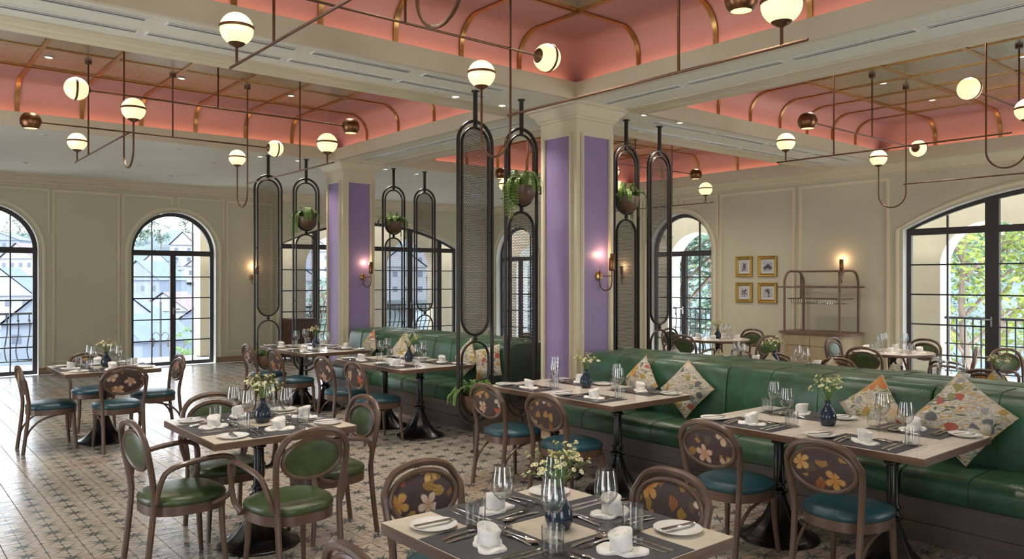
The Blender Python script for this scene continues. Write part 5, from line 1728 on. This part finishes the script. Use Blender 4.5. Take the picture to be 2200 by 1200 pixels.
tree(2075, 18.5, -2.5, 7.0, 2.2, M['leafB'], 'lime green garden tree filling the arch at the right', 1)
tree(2150, 23.0, -3.0, 9.0, 3.0, M['leafA'], 'dark green tree behind the lime one at right', 2)
tree(2010, 32.0, -3.0, 9.0, 3.0, M['leafC'], 'bluish pine behind the right arcade pillar', 3)
tree(1478, 19.5, -3.0, 8.0, 2.4, M['leafC'], 'bluish pine seen through the narrow arched window', 4, ls=0.2)
tree(1535, 32.0, -3.0, 9.0, 3.0, M['leafA'], 'broad green tree right in the narrow arched window', 5)
tree(1395, 35.0, -3.5, 10.0, 3.2, M['leafA'], 'green tree behind the rightmost dark screen', 6)
tree(1120, 30.0, -3.5, 9.0, 3.0, M['leafC'], 'bluish tree in the far corner window', 7, 1800, 0.22)
tree(395, 24.0, -1.6, 1.75, 0.33, M['fern'], 'small bright green conifer outside the second arched window', 8, 900, 0.07)
tree(690, 34.0, -5.0, 7.5, 3.0, M['leafC'], 'hazy tree left of the far column through the wide doors', 9, 1500, 0.26)

# ------------------------------------------------------------------ the hillside town seen from the left windows
M['hill'] = mat('haze_tinted_hillside', (0.10, 0.13, 0.135), 0.95, var=0.35, vs_=0.05)  # distance haze is painted into the hill, wall and roof colours
M['hw1'] = mat('haze_tinted_white_wall', (0.30, 0.31, 0.34), 0.9, var=0.06, vs_=0.2)
M['hw2'] = mat('haze_tinted_grey_wall', (0.20, 0.23, 0.28), 0.9, var=0.06, vs_=0.2)
M['hr1'] = mat('haze_tinted_blue_roof', (0.12, 0.155, 0.22), 0.8, var=0.1, vs_=0.4)
M['hr2'] = mat('haze_tinted_rose_roof', (0.19, 0.14, 0.17), 0.8, var=0.1, vs_=0.4)
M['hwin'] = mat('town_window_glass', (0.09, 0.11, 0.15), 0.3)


def gz(d):
    pts = [(0, -9), (60, -12), (120, -12.5), (200, -11), (280, -2), (380, 14), (470, 26), (560, 27)]
    for (a, za), (b, zb) in zip(pts, pts[1:]):
        if a <= d <= b: return za + (zb - za) * (d - a) / (b - a)
    return 27


hv, hf = [], []
nx, nd = 36, 22
for j in range(nd):
    d = 22 + 520 * (j / (nd - 1)) ** 1.4
    for i in range(nx):
        px = -500 + 3400 * i / (nx - 1)
        p = at(px, d); hv.append((p.x, p.y, gz(d) + (random.uniform(-1, 1) * d * 0.012)))
for j in range(nd - 1):
    for i in range(nx - 1):
        q = j * nx + i; hf.append((q, q + 1, q + nx + 1, q + nx))
hl = obj('hillside', MB().add(hv, hf), M['hill'], kind='structure'); hl['label'] = 'haze-coloured hillside below and beyond the terrace'


def house(px, d, w, dp, h, rot, wall_m, roof_m, label, rh=0.45, up=0.0):
    p = at(px, d)
    t = thing('house', label, 'house', (p.x, p.y, gz(d) - 1.0 + up), R(AIM - 90 + rot), 'houses of the hillside town')
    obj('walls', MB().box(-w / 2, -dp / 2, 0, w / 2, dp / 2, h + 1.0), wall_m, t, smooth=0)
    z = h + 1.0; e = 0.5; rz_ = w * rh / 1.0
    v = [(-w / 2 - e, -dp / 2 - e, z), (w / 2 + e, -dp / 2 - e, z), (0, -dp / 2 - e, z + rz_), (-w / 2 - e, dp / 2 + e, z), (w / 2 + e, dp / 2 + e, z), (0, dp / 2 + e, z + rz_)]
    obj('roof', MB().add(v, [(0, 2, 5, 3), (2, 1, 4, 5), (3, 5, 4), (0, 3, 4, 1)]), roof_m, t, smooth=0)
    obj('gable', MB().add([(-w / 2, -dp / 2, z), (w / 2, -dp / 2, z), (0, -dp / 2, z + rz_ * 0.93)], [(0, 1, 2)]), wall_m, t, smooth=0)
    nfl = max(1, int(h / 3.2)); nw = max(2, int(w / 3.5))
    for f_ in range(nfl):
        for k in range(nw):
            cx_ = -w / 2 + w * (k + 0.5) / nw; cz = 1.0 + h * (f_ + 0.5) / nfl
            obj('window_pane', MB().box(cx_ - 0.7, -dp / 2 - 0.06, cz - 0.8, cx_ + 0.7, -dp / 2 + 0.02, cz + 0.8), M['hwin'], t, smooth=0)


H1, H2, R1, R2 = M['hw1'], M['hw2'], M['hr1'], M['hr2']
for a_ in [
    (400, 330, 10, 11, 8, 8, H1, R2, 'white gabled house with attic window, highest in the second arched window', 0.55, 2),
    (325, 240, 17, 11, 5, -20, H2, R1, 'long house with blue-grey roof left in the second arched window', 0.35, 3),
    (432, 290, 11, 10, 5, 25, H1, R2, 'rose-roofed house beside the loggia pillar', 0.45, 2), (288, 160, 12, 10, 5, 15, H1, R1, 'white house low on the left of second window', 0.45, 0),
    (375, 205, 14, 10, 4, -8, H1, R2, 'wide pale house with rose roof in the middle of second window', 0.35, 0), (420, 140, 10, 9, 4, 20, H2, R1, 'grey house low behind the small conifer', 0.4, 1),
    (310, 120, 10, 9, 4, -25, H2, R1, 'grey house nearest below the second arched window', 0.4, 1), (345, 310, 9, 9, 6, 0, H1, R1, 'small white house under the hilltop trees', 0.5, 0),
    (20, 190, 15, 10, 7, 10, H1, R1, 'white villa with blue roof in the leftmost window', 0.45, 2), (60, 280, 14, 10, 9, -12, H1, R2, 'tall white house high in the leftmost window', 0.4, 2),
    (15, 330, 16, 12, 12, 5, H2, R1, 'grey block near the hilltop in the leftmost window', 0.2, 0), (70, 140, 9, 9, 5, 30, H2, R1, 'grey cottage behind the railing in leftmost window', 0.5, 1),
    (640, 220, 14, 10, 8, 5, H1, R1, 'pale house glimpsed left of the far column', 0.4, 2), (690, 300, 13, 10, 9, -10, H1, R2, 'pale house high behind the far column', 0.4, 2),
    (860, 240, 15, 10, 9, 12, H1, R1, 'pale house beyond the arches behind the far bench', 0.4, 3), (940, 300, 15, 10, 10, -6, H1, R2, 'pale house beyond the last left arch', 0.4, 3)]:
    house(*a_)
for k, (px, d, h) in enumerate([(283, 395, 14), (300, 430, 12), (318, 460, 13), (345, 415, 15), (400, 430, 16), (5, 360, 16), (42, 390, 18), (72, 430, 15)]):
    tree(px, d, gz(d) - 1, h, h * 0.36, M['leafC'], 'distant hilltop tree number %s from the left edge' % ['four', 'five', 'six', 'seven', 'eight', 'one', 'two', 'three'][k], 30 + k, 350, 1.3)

# street lamp below the terrace
t = thing('street_lamp', 'black street lamp with hanging lanterns outside the second arched window', 'street lamp', tuple(at(345, 34, -2.6)), R(AIM - 90))
obj('pole', MB().lathe([(0.10, 0), (0.10, 0.5), (0.05, 0.6), (0.04, 3.2), (0.06, 3.25), (0.03, 3.3), (0.02, 3.55)], 10), M['rail'], t)
for s_ in (-1, 1):
    obj('bracket', MB().tube(cr([(0, 0, 1.75), (s_ * 0.15, 0, 1.95), (s_ * 0.32, 0, 1.9), (s_ * 0.36, 0, 1.75)], 5), 0.018, 6), M['rail'], t)
    ln = obj('lantern', MB().lathe([(0.02, 1.75), (0.10, 1.68), (0.12, 1.60), (0.07, 1.36), (0.02, 1.33)], 8, (s_ * 0.36, 0, 0)), M['rail'], t)
